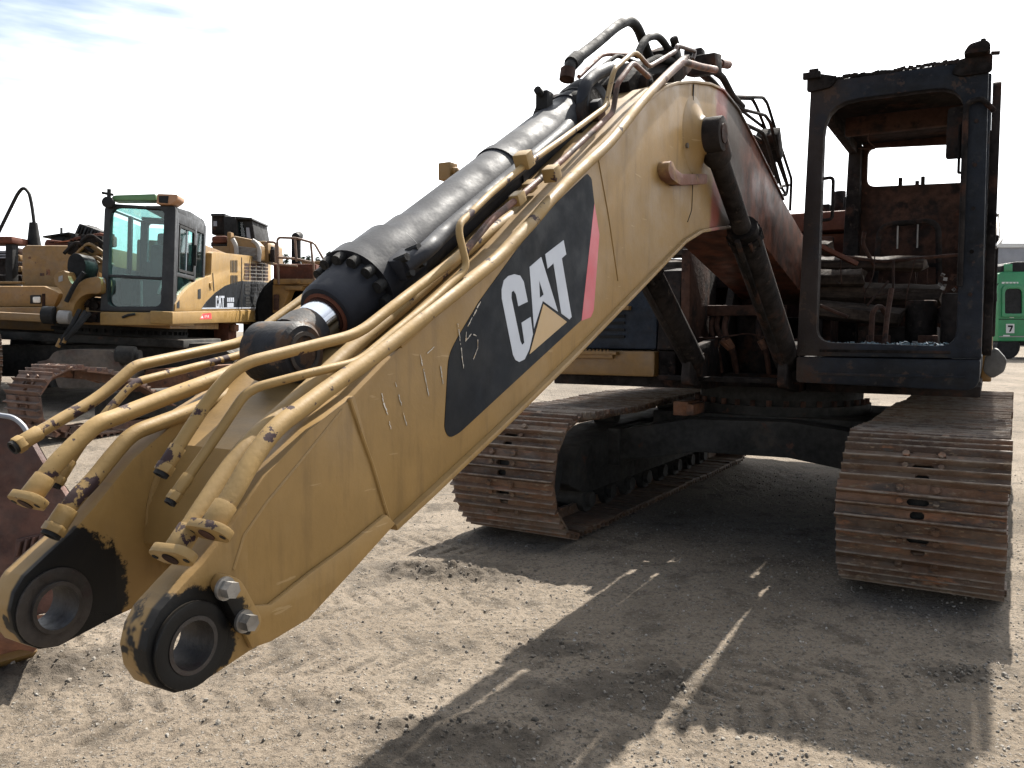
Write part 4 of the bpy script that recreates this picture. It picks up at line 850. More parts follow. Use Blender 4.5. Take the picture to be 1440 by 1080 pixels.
# fuel tank edge panel and step block beyond the cab, on the outer side of the house
m = MB(); m.prism(fillet([(.10, 1.10), (2.8, 1.10), (2.8, 2.36), (.30, 2.36), (.10, 2.2)], [.02, .05, .1, .2, .1], 4), 'x', 1.49, 1.56); m.build('side_panel', 'oldyel', EX, .012)
m = MB(); p = [(1.505, 1.22), (1.56, 1.17), (1.63, 1.22), (1.645, 1.30), (1.58, 1.38), (1.515, 1.32)]; m.prism(fillet(p, .02, 2), 'y', -.9, -.45); m.build('step_block', 'greysteel', EX, .012)

# ---- burnt timbers lying across the deck and in the cab (each is a thing of its own)
def timber(p, q, wd, ht, roll, label):
    P, Q = FM.M @ Vector(p), FM.M @ Vector(q); d = Q - P; Ln = d.length
    m = MB(); n = 9; vs = []; sec = 6
    for i in range(n):
        t = -Ln / 2 + Ln * i / (n - 1)
        for k in range(sec):
            a = 2 * pi * (k + .5) / sec
            vs.append((t + (random.uniform(-.03, .03) if i in (0, n - 1) else 0), cos(a) * wd * .55 * random.uniform(.9, 1.08), sin(a) * ht * .55 * random.uniform(.9, 1.08)))
    fs = [(i * sec + k, i * sec + (k + 1) % sec, (i + 1) * sec + (k + 1) % sec, (i + 1) * sec + k) for i in range(n - 1) for k in range(sec)] + [tuple(range(sec))[::-1], tuple(range((n - 1) * sec, n * sec))]
    m.add(vs, fs); o = m.build('charred_timber', 'wood', None, .004)
    o.matrix_world = Matrix.Translation((P + Q) / 2) @ d.to_track_quat('X', 'Z').to_matrix().to_4x4() @ Matrix.Rotation(roll, 4, 'X')
    tag(o, label, 'timber', 'charred timbers on the burnt excavator'); return o
timber((.36, -.62, 2.0), (1.12, -.72, 1.96), .13, .10, .1, 'topmost charred timber in the gutted cab, its pale end below the seat frame')
timber((.34, -.75, 1.88), (.74, -.80, 1.87), .14, .12, .2, 'short charred timber butting on the left post of the gutted cab')
timber((.40, -.62, 1.78), (1.24, -.60, 1.745), .16, .14, .0, 'thick charred timber running the full width of the gutted cab')
timber((.36, -.78, 1.66), (1.00, -.92, 1.58), .18, .13, .1, 'lowest charred timber in the gutted cab, tilting down to the levers')
timber((-.95, -.10, 2.20), (-.225, -.15, 2.17), .2, .13, .1, 'top charred timber behind the far boom cylinder')
timber((-.98, -.25, 2.05), (-.225, -.28, 2.03), .2, .12, .0, 'middle charred timber behind the far boom cylinder')
timber((-.98, -.18, 1.92), (-.225, -.22, 1.90), .22, .12, .2, 'bottom charred timber behind the far boom cylinder')
m = MB(); A, B = FM.M @ Vector((.50, -1.40, 2.07)), FM.M @ Vector((.74, -1.2, 1.94)); dd = B - A
o = m.box((0, 0, 0), (dd.length, .035, .03)).build('scorched_batten', 'redrust', None, .004); o.matrix_world = Matrix.Translation((A + B) / 2) @ dd.to_track_quat('X', 'Z').to_matrix().to_4x4()
tag(o, 'thin reddish scorched batten slanting inside the left cab post', 'batten')
timber((.32, -.50, 2.13), (.46, -.5, 2.12), .10, .10, .0, 'charred timber stub between boom foot and cab post')

# ================================================================== the second excavator, behind on the left
P2 = W0.on('y', 12.643, 192, 437)
YAW2 = -.10
_M2 = Frame((0, 0, 0), YAW2, .05)
off = _M2.M @ Vector((.986, -1.70, 1.31))
FX = Frame(P2 - off, YAW2, .05)
X2 = thing('parked_excavator', 'yellow tracked excavator with a whole glazed cab and green roof edge', 'excavator', FX.M)
def fp(px, py, b): p = FX.on('x', b, px, py); return (p.y, p.z)
def fq(px, py, a): p = FX.on('y', a, px, py); return (p.x, p.z)
c4 = [fq(*p, -1.70) for p in ((141, 437), (243, 439), (247, 289), (147, 290))]
i4 = [fq(*p, -1.70) for p in ((150, 431), (226, 431), (231, 294), (156, 291))]
GL = [fq(*p, -1.70) for p in ((150, 387), (226, 388))]
xl, xr = c4[0][0], c4[1][0]; zt = c4[3][1]; zb = c4[0][1]
m = MB(); m.ring(roundquad(c4, [.01, .01, .06, .06], 5), roundquad(i4, [.14, .10, .10, .14], 5), 'y', -1.70, -1.58)
C2 = m.build('cab_frame', 'black', X2, .015)
zm = GL[0][1]
MB().prism([(i4[0][0] - .02, i4[0][1] - .02), (i4[1][0] + .02, i4[1][1] - .02), (i4[1][0] + .02, zm - .02), (i4[0][0] - .02, zm - .02)], 'y', -1.60, -1.592).build('pane', 'glass', C2)
MB().prism([(i4[0][0] - .02, zm + .02), (i4[1][0] + .02, zm + .02), (i4[2][0] + .02, i4[2][1] + .02), (i4[3][0] - .02, i4[3][1] + .02)], 'y', -1.62, -1.612).build('pane', 'glass', C2)
MB().b2((i4[0][0] - .03, -1.69, zm - .022), (i4[1][0] + .03, -1.58, zm + .018)).build('glazing_bar', 'black', C2, .004)
# right-hand side of the cab (image right): door with two panes and rear quarter window
sidz = [zb, zt]
post = lambda y0, y1, x0, x1, z0=zb, z1=zt: MB().b2((x0, y0, z0), (x1, y1, z1)).build('post', 'black', C2, .015)
post(-.06, .06, xr - .10, xr); post(-.06, .06, xl, xl + .10); post(-.60, -.50, xr - .06, xr - .002); post(-1.575, -1.50, xr - .07, xr - .002); post(-1.575, -1.5, xl, xl + .08); post(-.66, -.56, xl, xl + .06)
zk = zb + .62
MB().b2((xr - .05, -1.50, zk - .03), (xr - .004, -.60, zk + .03)).build('door_bar', 'black', C2, .006)
MB().b2((xr - .05, -1.50, zt - .16), (xr - .004, -.06, zt)).build('door_bar', 'black', C2, .006); MB().b2((xl, -1.50, zt - .03), (xl + .04, -.06, zt)).build('door_bar', 'black', C2, .006)
m = MB(); m.ring(rrect(-1.46, zk + .05, -.62, zt - .17, .05), rrect(-1.42, zk + .09, -.66, zt - .21, .04), 'x', xr - .02, xr - .001); m.build('window_frame', 'hose', C2)
for (y0, y1, z0, z1) in ((-1.5, -.60, zk, zt - .12), (-1.5, -.60, zb + .04, zk), (-.50, -.05, zb + .3, zt - .12)): MB().b2((xr - .032, y0, z0), (xr - .024, y1, z1)).build('pane', 'glass', C2)
MB().b2((xr - .03, -1.02, zk), (xr - .015, -1.0, zt - .16)).build('glazing_bar', 'grey', C2)
MB().b2((xr + .0, -.66, zk + .2), (xr + .04, -.62, zt - .4)).build('door_handle', 'hose', C2, .01)
m = MB(); m.ring(rrect(xl + .1, zb, xr - .1, zt, .01), rrect(xl + .13, zb + .88, xr - .14, zt - .04, .06), 'y', -.06, -.01); m.b2((xl + .52, -.055, zb + .9), (xl + .78, -.015, zt - .045)); m.build('rear_wall', 'black', C2)
MB().b2((xl + .12, -.064, zb + .86), (xr - .13, -.061, zt - .11)).build('pane', 'glass', C2)
MB().b2((xl + .01, -1.5, zb + .05), (xl + .03, -.06, zb + .7)).build('side_wall', 'black', C2); MB().b2((xl + .02, -1.5, zb + .7), (xl + .028, -.06, zt - .1)).build('pane', 'glass', C2)
MB().b2((xl, -1.6, zb), (xr, 0, zb + .05)).build('cab_floor', 'black', C2)
m = MB(); m.prism(fillet([(-1.66, zt), (-1.64, zt + .06), (-.9, zt + .10), (-.1, zt + .07), (.07, zt - .03), (.07, zt - .06)], .05, 3), 'x', xl + .60, xr - .005); m.b2((xl + .03, -1.66, zt + .002), (xl + .598, -1.60, zt + .05)); m.b2((xl + .03, -.10, zt + .002), (xl + .598, .05, zt + .06)); m.build('roof', 'black', C2, .02)
MB().b2((xl + .03, -1.598, zt + .012), (xl + .598, -.102, zt + .022)).build('roof_hatch', 'glass', C2)
rb = [fq(*p, -1.70) for p in ((156, 282), (220, 282), (220, 273), (160, 275))]
MB().prism(fillet(rb, [.02, .01, .03, .05], 4), 'y', -1.73, -1.4).build('roof_edge', 'roofgreen', C2, .01)
lb = [fq(*p, -1.76) for p in ((221, 288), (242, 288), (251, 281), (251, 274), (222, 273))]
LT = MB().prism(fillet(lb, .03, 3), 'y', -1.80, -1.45).build('work_lamp', 'orange', C2, .015)
lb = [fq(*p, -1.805) for p in ((223.5, 285), (236, 286), (237, 275.5), (223, 275.5))]; MB().prism(lb, 'y', -1.812, -1.79).build('lens', 'hose', LT, .004)
q = fq(153, 285, -1.75); MB().lathe((q[0], -1.82, q[1]), (0, 1, 0), [(0, .05), (.02, .085), (.1, .085), (.14, .04)], 16).build('work_lamp', 'hose', C2)
MB().tube([(q[0], -1.75, q[1] + .05), (q[0], -1.75, q[1] + .2)], .03, 8, 0).tube([(q[0] - .1, -1.75, q[1] + .14), (q[0] + .06, -1.75, q[1] + .12)], .02, 8, 0).build('mirror_bracket', 'hose', C2)
MB().tube([(xr - .06, .0, zt), (xr - .075, .0, zt + .55)], .006, 6, 0).build('antenna', 'hose', C2)
MB().tube([(xr - .3, -1.45, zb + .3), (xr - .28, -1.3, zb + .55)], .02, 8, 0).build('control_lever', 'pale', C2); MB().tube([(xl + .5, -1.4, zb + .1), (xl + .45, -1.3, zb + .5)], .02, 8, 0).build('control_lever', 'pale', C2)
m = MB(); m.b2((xl + .25, -.75, zb + .1), (xr - .3, -.3, zb + .55)); m.b2((xl + .27, -.38, zb + .5), (xr - .32, -.22, zb + 1.15)); m.b2((xl + .36, -.36, zb + 1.15), (xr - .42, -.24, zb + 1.35)); m.build('seat', 'seat', C2, .06)
MB().b2((xr - .38, -1.1, zb + .1), (xr - .1, -.5, zb + .62)).build('console', 'hose', C2, .05); MB().b2((xl + .06, -1.1, zb + .1), (xl + .24, -.5, zb + .6)).build('console', 'hose', C2, .05)
# house side with the sloping yellow flank, grilles and decal
XS = xr + .02
sp_ = [fp(*p, XS) for p in ((246, 438), (247, 428), (254, 416), (264, 405), (275, 396.5), (286, 391), (297, 387.5), (298, 356), (300, 354), (372, 362), (381, 368), (382, 435))]
H2 = MB().prism(fillet(sp_, [0, .03, 0, 0, 0, 0, .08, .02, .02, .05, .1, 0], 3), 'x', XS - .10, XS).build('house_side', 'yellow', X2, .01)
bk = fp(382, 435, XS)[0]; ztop = fp(340, 360, XS)[1]; zlow = fp(330, 438, XS)[1]
m = MB(); m.b2((xl - .1, .07, zb - .1), (XS - .101, bk, ztop - .02)); m.b2((-1.3, .6, zb - .1), (xl - .11, bk, zb + .25)); m.b2((-.45, -.8, zb - .1), (.40, .05, zb + .15)); m.build('house', 'oldyel', X2, .04)
dc = [fp(*p, XS) for p in ((283, 434), (290, 424), (302, 412), (316, 402), (334, 396), (340, 395), (382, 397.5), (382, 433))]
d2 = MB().prism(dc, 'x', XS, XS + .004).build('decal', 'decal', X2)
MB().prism([fp(*p, XS) for p in ((283, 434.5), (382, 433.5), (382, 432), (285, 432.6))], 'x', XS + .004, XS + .006).build('decal_stripe', 'letter', X2)
def sidebox(px, lift, depth, mat, name, parent=H2):
    return MB().prism([fp(*p, XS) for p in px], 'x', XS + lift - depth, XS + lift).build(name, mat, parent)
for i in range(4):
    for j in range(5):
        x0 = 343.5 + i * 8.7; y0 = 370 + j * 4.9 + (x0 - 343) * .045
        sidebox([(x0, y0), (x0 + 7.2, y0 + .3), (x0 + 7.2, y0 + 4.0), (x0, y0 + 3.6)], .006, .004, 'rustdark', 'vent')
for i in range(4):
    for j in range(3):
        x0 = 344 + i * 8.7; y0 = 399 + j * 5.4 + (x0 - 343) * .03
        sidebox([(x0, y0), (x0 + 7.2, y0 + .2), (x0 + 7.2, y0 + 4.2), (x0, y0 + 4.0)], .009, .004, 'hose', 'vent')
for i in range(2):
    for j in range(4):
        x0 = 345 + i * 8; y0 = 417 + j * 3.8
        sidebox([(x0, y0), (x0 + 6.6, y0), (x0 + 6.6, y0 + 2.8), (x0, y0 + 2.8)], .009, .004, 'hose', 'vent')
for i in range(5):
    x0 = 324 + i * 2.1
    sidebox([(x0, 366), (x0 + 1.1, 366.2), (x0 + 1.1, 383), (x0, 383)], .006, .004, 'hose', 'louver'); sidebox([(x0, 387), (x0 + 1.1, 387), (x0 + 1.1, 400), (x0, 400)], .008, .004, 'hose', 'louver')
sidebox([(339.2, 362), (340, 362), (340, 435), (339.2, 435)], .0075, .006, 'hose', 'panel_gap'); sidebox([(298.5, 384), (299.2, 384), (301, 409), (300.2, 409)], .0075, .006, 'hose', 'panel_gap')
sidebox([(294, 398), (297, 396), (298, 404), (295, 406)], .02, .03, 'yellow', 'door_handle'); sidebox([(278, 407), (282, 406), (282, 420), (278, 420)], .006, .004, 'hose', 'vent'); sidebox([(248.5, 426), (252, 422), (252, 433), (248.5, 433)], .006, .004, 'hose', 'vent')
# lettering on the decal
def quadletters(polys, x0, y0, sx, sy, mat, name, lift=.007):
    for pl in polys:
        MB().prism([fp(x0 + p[0] * sx, y0 + p[1] * sy, XS) for p in pl], 'x', XS + lift - .002, XS + lift).build(name, mat, d2)
quadletters([[(0, .1), (.08, 0), (.24, 0), (.3, .1), (.3, .36), (.21, .36), (.21, .16), (.1, .16), (.1, .84), (.21, .84), (.21, .62), (.3, .62), (.3, .9), (.24, 1), (.06, 1), (0, .9)],
             [(.42, 0), (.54, 0), (.68, 1), (.57, 1), (.51, .55), (.46, .62), (.40, 1), (.30, 1)], [(.60, 0), (1.0, 0), (1.0, .17), (.87, .17), (.90, 1), (.78, 1), (.76, .17), (.60, .17)]], 303, 416, 12.2, 17.5, 'letter', 'letter')
for (x0, y0, w_, h_) in ((319, 418.5, 2, 6), (321.6, 418.5, 1.8, 6), (324, 418.5, 1.8, 6), (326.5, 418.5, 2, 6), (319, 426, 9, 6)):
    quadletters([[(0, 0), (1, 0), (1, 1), (0, 1)]], x0, y0, w_, h_, 'letter', 'model_plate')
# lower rail, base under the cab, sticker
rl = [fp(*p, XS) for p in ((240, 456), (240, 438.5), (382, 435.5), (382, 447), (372, 452))]
R2 = MB().prism(rl, 'x', XS - .30, XS + .03).build('side_rail', 'yellow', X2, .02)
st_ = [fp(*p, XS + .031) for p in ((281, 449), (285, 441), (297, 440), (297.5, 448.5))]; SK = MB().prism(st_, 'x', XS + .030, XS + .032).build('sticker', 'red', X2)
for pl in ([(282.5, 447.5), (284.5, 444), (286, 447.3)], [(288, 443.2), (288.8, 443.2), (288.8, 446.8), (288, 446.8)], [(290, 443), (290.8, 443), (291.6, 446), (291, 446.6)], [(292.6, 443), (293.4, 443), (293.4, 446.6), (292.6, 446.6)]):
    MB().prism([fp(*p, XS + .033) for p in pl], 'x', XS + .032, XS + .034).build('letter', 'white', SK)
bs_ = [fq(*p, -1.74) for p in ((141, 457), (141, 438.5), (239, 439.5), (239, 458))]
MB().prism(fillet(bs_, .03, 3), 'y', -1.76, -.4).build('cab_base', 'yellow', X2, .02)
q = fq(178, 443, -1.8); MB().tube([(q[0] - .06, -1.80, q[1] - .04), (q[0] + .02, -1.80, q[1]), (q[0] + .12, -1.80, q[1] + .02)], .02, 8, .02).build('grab_handle', 'hose', X2)
# boom foot stub beside the cab: bracket, drum of hoses, linkage
def stub(px, a0_, a1_, mat, name, r=0):
    pts = [fq(*p, a0_) for p in px]
    if r: pts = fillet(pts, r, 3)
    return MB().prism(pts, 'y', a0_, a1_).build(name, mat, X2, .015)
stub([(60, 452), (68, 440), (84, 428), (90, 412), (76, 400), (75, 386), (92, 378), (98, 396), (106, 402), (118, 392), (142, 388), (142, 414), (126, 412), (112, 418), (104, 430), (100, 452)], -1.9, -1.45, 'oldyel', 'boom_stub', .08)
stub([(94, 372), (97, 360), (105, 355), (114, 358), (122, 372), (116, 392), (106, 402), (98, 405), (96, 390)], -1.6, -1.1, 'hose', 'boom_stub_end', .12)
stub([(82, 389), (88, 387), (88, 395), (82, 397)], -1.91, -1.9, 'pale', 'plate')
MB().tube([(*fq(118, 383, -2)[:1], -2.0, fq(118, 383, -2)[1]), (fq(104, 402, -2)[0], -2.0, fq(104, 402, -2)[1]), (fq(92, 424, -2)[0], -1.97, fq(92, 424, -2)[1])], .035, 8, .1).build('hose', 'hose', X2)
for px, r, mat in (((67, 443), .13, 'hose'), ((89, 446), .10, 'pale')):
    q = fq(*px, -2); MB().cyl((q[0] - .08, -1.95, q[1]), (q[0] + .08, -1.95, q[1]), r, n=18).build('pin', mat, X2, .01)
for k, (a, b_) in enumerate((((110, 436), (86, 480)), ((118, 438), (92, 478)), ((124, 440), (84, 484)))):
    A, B = fq(*a, -2), fq(*b_, -2.1); MB().tube([(A[0], -1.95, A[1]), ((A[0] + B[0]) / 2 + .05, -2.1, (A[1] + B[1]) / 2), (B[0], -2.1, B[1])], .035, 8, .1).build('hose', 'hose', X2)
    MB().cyl((B[0], -2.1, B[1] + .03), (B[0] - .03, -2.1, B[1] - .04), .035, n=10).build('hose_fitting', 'oldyel', X2)
for px in ((134, 446), (118, 446), (124, 425), (136, 430), (128, 402)):
    q = fq(*px, -1.5); MB().box((q[0], -1.4, q[1]), (.2, .3, .16)).cyl((q[0], -1.6, q[1]), (q[0], -1.4, q[1]), .06, n=10).build('valve_block', 'char', X2, .02)
q = fq(135, 398, -1.8); MB().cyl((q[0] - .10, -1.85, q[1] - .07), (q[0] + .1, -1.75, q[1] + .05), .05, n=12).build('hose_fitting', 'pale', X2)
for px, rr_ in (((112, 350), .10), ((128, 352), .13), ((120, 366), .1), ((136, 370), .14), ((130, 340), .08)):
    q = fq(*px, -.6); MB().box((q[0], -.5, q[1]), (.34, .3, .2), Matrix.Rotation(random.uniform(-.5, .5), 3, 'Y')).tube([(q[0] - .2, -.7, q[1] - .1), (q[0], -.72, q[1] + .12), (q[0] + .25, -.7, q[1] - .05)], .03, 8, .1).build('valve_block', random.choice(['oldyel', 'char']), X2, .02)
# undercarriage: swing ring, dark frame, pale dusty track guard
zg = -P2.z + 0
q0 = fq(100, 470, -1.2)
m = MB(); m.b2((-3.2, -1.2, fq(100, 482, -1.2)[1]), (1.55, 1.2, fq(100, 470, -1.2)[1])); m.build('carbody', 'under', X2, .03)
m = MB(); m.cyl((.1, .3, fq(100, 470, -1.2)[1]), (.1, .3, zb - .12), 1.05, n=40); m.build('swing_ring', 'under', X2)
for k in range(28):
    a = pi + pi * k / 27; MB().b2((.1 + cos(a) * 1.06 - .03, .3 + sin(a) * 1.06 - .03, fq(100, 466, -1.2)[1]), (.1 + cos(a) * 1.06 + .03, .3 + sin(a) * 1.06 + .03, fq(100, 461, -1.2)[1])).build('bolt', 'hose', X2)
m = MB(); m.b2((-3.4, -1.4, zb - .22), (1.4, 1.6, zb - .10)); m.build('deck', 'oldyel', X2, .02)
pl = [fq(*p, -1.9) for p in ((58, 508), (76, 506), (84, 494), (100, 491), (165, 492), (180, 520), (185, 545), (90, 545), (84, 524))]
MB().prism(fillet(pl, .06, 3), 'y', -2.1, -1.2).build('track_guard', 'dustyplate', X2, .04, label='dusty brown track frame plate')
pf = [fq(*p, -.9) for p in ((-40, 486), (300, 482), (330, 500), (330, 528), (160, 534), (-40, 528))]
MB().prism(pf, 'y', -.9, 1.2).build('track_frame', 'under', X2, .03)
q = fq(182, 500, -2); MB().lathe((q[0] - .18, -2.0, q[1]), (1, 0, 0), [(0, .12), (.02, .14), (.26, .14), (.28, .09), (.34, .09)], 16).build('roller', 'under', X2)
# its slack near track: a row of shoes round the front end and lying along the ground to the right
SH2 = shoe_mesh(.62, .2057); SH2.materials[0] = MATS['rustshoe']
TP = Matrix.Translation((0, 0, 0))
def wpt(px, py, Y): return W0.on('y', Y, px, py)
trk = MB(); gA = wpt(72, 612, 9.9); gB = wpt(318, 582, 12.0)
trk.b2((0, 0, 0), (.01, .01, .01))
tA = Vector((gA.x, gA.y, 0)); tB = Vector((gB.x, gB.y, 0)); tdir = (tB - tA).normalized(); tlat = Vector((tdir.y, -tdir.x, 0))
gz0 = float(ground_h(np.array([tA.x]), np.array([tA.y]))[0])
rot_t = Matrix((( -tlat.x, tdir.x, 0), (-tlat.y, tdir.y, 0), (0, 0, 1))).to_4x4()
MT = Matrix.Translation((tA.x, tA.y, gz0)) @ rot_t @ Matrix.Scale(1.22, 4)
T2 = MB().b2((-.12, .5, .12), (.12, 3.2, .42)).build('track_frame', 'under', X2, .05); T2.matrix_world = MT
path = []
def seg(p, q, n): path.extend([(p[0] + (q[0] - p[0]) * k / n, p[1] + (q[1] - p[1]) * k / n) for k in range(n)])
rr0 = .30
for k in range(5):
    a = -pi / 2 - k * pi / 4.4; path.append((cos(a) * rr0 + .05, .36 + sin(a) * rr0))
seg((.12, .67), (.65, .58), 3); seg((.78, .48), (1.2, .2), 3); seg((1.4, .16), (3.6, .10), 11)
low = [(.25 + .2057 * k, .035) for k in range(15)]
for seq in (path, low):
    for k in range(len(seq)):
        y, z = seq[k]; y2, z2 = seq[min(k + 1, len(seq) - 1)]; y1, z1 = seq[max(k - 1, 0)]
        a = math.atan2(z2 - z1, y2 - y1)
        if seq is low: a += pi
        o = bpy.data.objects.new('track_shoe', SH2); COL.objects.link(o); o.parent = T2
        o.matrix_local = Matrix.Translation((random.uniform(-.02, .02), y, z)) @ Matrix.Rotation(a + random.uniform(-.05, .05), 4, 'X')
pg_ = [fq(*p, -1.5) for p in ((196, 552), (204, 520), (330, 512), (345, 524), (340, 548))]
MB().prism(pg_, 'y', -1.5, -1.2).build('track_guard', 'rust', X2, .03, label='rust-red plate of the track frame')
track(X2, -2.9, n=44, half=1.7, M0=Matrix.Translation((.2, 1.2, -.05)) @ Matrix.Rotation(.55, 4, 'Z'))

# ================================================================== frontal boxes of the machines further back
def wprism(px, Y, depth, mat, name, parent, bevel=.03, r=0):
    pts = [(W0.on('y', Y, *p).x, W0.on('y', Y, *p).z) for p in px]
    if r: pts = fillet(pts, r, 3)
    return MB().prism(pts, 'y', Y, Y + depth).build(name, mat, parent, bevel)
def wrect(x0, y0, x1, y1, Y, depth, mat, name, parent, bevel=.03): return wprism([(x0, y1), (x1, y1), (x1, y0), (x0, y0)], Y, depth, mat, name, parent, bevel)
def wtube(px, Y, r, mat, name, parent, bend=.1, n=8):
    return MB().tube([tuple(W0.on('y', p[2] if len(p) > 2 else Y, p[0], p[1])) for p in px], r, n, bend).build(name, mat, parent)
TR = thing('wheel_tractor', 'yellow heavy tractor with a tapered black exhaust and bent pipe', 'tractor')
wprism([(30, 405), (30, 348), (36, 344.5), (98, 345), (140, 345), (140, 405)], 15.2, 2.2, 'oldyel', 'hood', TR, .05)
wprism([(-60, 432), (-60, 402), (62, 402), (72, 406), (84, 412), (76, 432)], 14.6, 2.6, 'oldyel', 'fender', TR, .05)
wprism([(-60, 466), (-60, 432), (60, 432), (78, 436), (110, 440), (110, 466)], 14.4, 2.2, 'oldyel', 'bumper', TR, .05)
wprism([(-60, 395.5), (30, 395.5), (30, 399), (-60, 399)], 14.75, .12, 'oldyel', 'rail', TR, .02)
wprism([(42, 427), (42, 415), (57, 415), (57, 427)], 14.57, .03, 'hose', 'lamp_recess', TR, .01)
wprism([(45.5, 426), (45.5, 417), (56, 417), (56, 426)], 14.55, .05, 'lens', 'headlight', TR, .03)
wprism([(59, 431), (59, 413), (63, 413), (63, 431)], 14.585, .02, 'rustdark', 'panel_gap', TR, .0)
q = W0.on('y', 16, 48, 346); q2 = W0.on('y', 16, 48, 313)
MB().lathe(q, (0, 0, 1), [(0, .125), (q2.z - q.z, .07)], 18).build('exhaust', 'hose', TR)
wtube([(48, 314), (45, 290), (41, 271), (33, 263), (25, 272), (-6, 335)], 16, .032, 'hose', 'pipe', TR, .12)
wprism([(-40, 342), (-40, 332), (17, 332), (17, 342)], 15.4, .6, 'redrust', 'canopy', TR, .05)
wrect(7, 342, 17.5, 400, 15.5, .2, 'hose', 'post', TR, .03); wrect(-30, 352, 8, 400, 16.5, .6, 'char', 'grille', TR, .03)
for i in range(3): wrect(-10, 353 + i * 4, 8, 355 + i * 4, 16.4, .06, 'grey', 'slat', TR, .005)
wrect(-40, 386, 30, 396, 15.8, .8, 'char', 'engine', TR, .06)
for i, (x, y) in enumerate(((21, 352), (24, 362), (20, 372), (26, 378), (22, 386))): wrect(x - 3, y - 4, x + 4, y + 5, 15.9, .3, 'oldyel' if i % 2 else 'rustdark', 'engine_fitting', TR, .04)
for (x0, y0, x1, y1) in ((56, 384, 62, 388), (65, 379, 70, 387), (40, 361, 43, 364)): wrect(x0, y0, x1, y1, 15.195, .01, 'rust', 'scuff', TR, .0)
for x in (-2.2, .0):
    q = W0.on('y', 15.2, 30, 470); 
    MB().lathe((q.x + x - .2, 15.9, .85 + .2), (1, 0, 0), [(0, .35), (.0, .75), (.06, .82), (.5, .82), (.56, .75), (.56, .35)], 28).build('wheel', 'hose', TR)
# scrap boom with a bundle of black attachments, behind the tractor
SB = thing('loader_arm', 'rusty yellow loader arm topped with black ribbed attachments', 'loader arm')
wprism([(60, 345), (64, 336), (90, 339), (104, 333), (140, 327), (150, 329), (150, 345)], 18, .5, 'redrust', 'arm', SB, .05)
wprism([(60, 331.5), (58.5, 334), (97, 329), (97, 326)], 18.2, .6, 'hose', 'bracket', SB, .02); wrect(71, 332, 90, 340, 18.3, .4, 'hose', 'bracket', SB, .03); wrect(84.5, 320, 86.5, 328, 18.3, .05, 'hose', 'pin', SB, .0)
for k in range(7):
    x = 111 + k * 4.4; y = 314 + k * 1.6
    wprism([(x - 5, y + 14), (x - 2.5, y + 14), (x + 3, y + 1), (x + .5, y)], 18.1, .7, 'hose' if k % 2 else 'black', 'rib', SB, .01)
wprism([(104, 330), (110, 316), (124, 316), (140, 325), (132, 334), (112, 332)], 18.5, .4, 'hose', 'bracket', SB, .02)
wrect(100, 328, 106, 336, 18.2, .3, 'hose', 'bracket', SB, .02)
# big wheel loader behind the second excavator
LD = thing('wheel_loader', 'yellow wheel loader with a dark cab, radiator and tubular railings', 'loader')
wrect(297, 301, 316, 330, 19.2, 1.2, 'char', 'cab_post', LD, .04)
wprism([(315, 331), (314, 304), (331, 304), (333, 331)], 19.0, 1.3, 'hose', 'cab', LD, .03)
wprism([(333, 333), (332, 305), (354, 307), (359, 337)], 19.2, 1.2, 'hose', 'cab', LD, .03)
wprism([(332, 331), (335, 312), (341, 313), (345, 333)], 19.17, .03, 'glass', 'pane', LD, 0); wprism([(347, 334), (346, 320), (350, 320), (352, 335)], 19.17, .03, 'grey', 'pane', LD, 0)
wrect(300, 311, 305, 318, 19.17, .03, 'grey', 'pane', LD, 0)
wrect(296, 300, 316, 304, 19.1, 1.3, 'black', 'roof', LD, .02); wprism([(314, 307), (330, 304), (354, 306), (355, 309), (332, 308)], 19.05, 1.3, 'black', 'roof', LD, .02)
wprism([(296, 342), (296, 331), (320, 331), (320, 342)], 18.6, .4, 'redrust', 'muffler', LD, .12); wrect(319, 326, 325, 350, 18.5, .2, 'oldyel', 'bracket', LD, .03); wrect(298, 346, 326, 358, 18.5, .4, 'oldyel', 'bracket', LD, .03); wrect(296, 340, 325, 347, 18.7, .4, 'char', 'engine', LD, .03)
RD = wprism([(322, 362), (324, 332), (330, 331.5), (357, 337), (366, 345), (366, 366)], 18.2, 1.0, 'oldyel', 'radiator_hood', LD, .05)
for k in range(11):
    y = 346.5 + k * 1.7; MB().prism([(W0.on('y', 18.2, *p).x, W0.on('y', 18.2, *p).z) for p in ((335, y), (363, y + 3.2), (363, y + 4.0), (335, y + .9))], 'y', 18.14, 18.2).build('fin', 'pale', RD)
wtube([(334, 366), (332, 345), (327, 336)], 18.1, .05, 'pale', 'hood_edge', LD, .1); wtube([(364, 368), (365.5, 352), (361, 342), (355, 338)], 18.1, .045, 'pale', 'hood_edge', LD, .1)
wprism([(362, 368), (362, 339), (374, 338.5), (377, 342), (378, 369)], 18.6, 1.2, 'oldyel', 'side_panel', LD, .05)
wrect(384, 371, 445, 393, 18.0, 2.0, 'redrust', 'deck_box', LD, .03); wrect(384, 392, 460, 400, 17.9, 2.2, 'oldyel', 'frame', LD, .03)
wprism([(383, 440), (383, 400), (440, 400), (424, 404), (408, 408), (396, 438)], 18.0, 1.2, 'oldyel', 'frame', LD, .05); wrect(400, 402, 424, 408, 17.85, .4, 'oldyel', 'frame', LD, .02); wrect(408, 392, 420, 398, 17.8, .3, 'oldyel', 'latch', LD, .02); wrect(384, 414, 391, 436, 17.9, .3, 'rustdark', 'frame', LD, .02)
q = W0.on('y', 18.9, 416.5, 372); q2 = W0.on('y', 18.9, 416.5, 336)
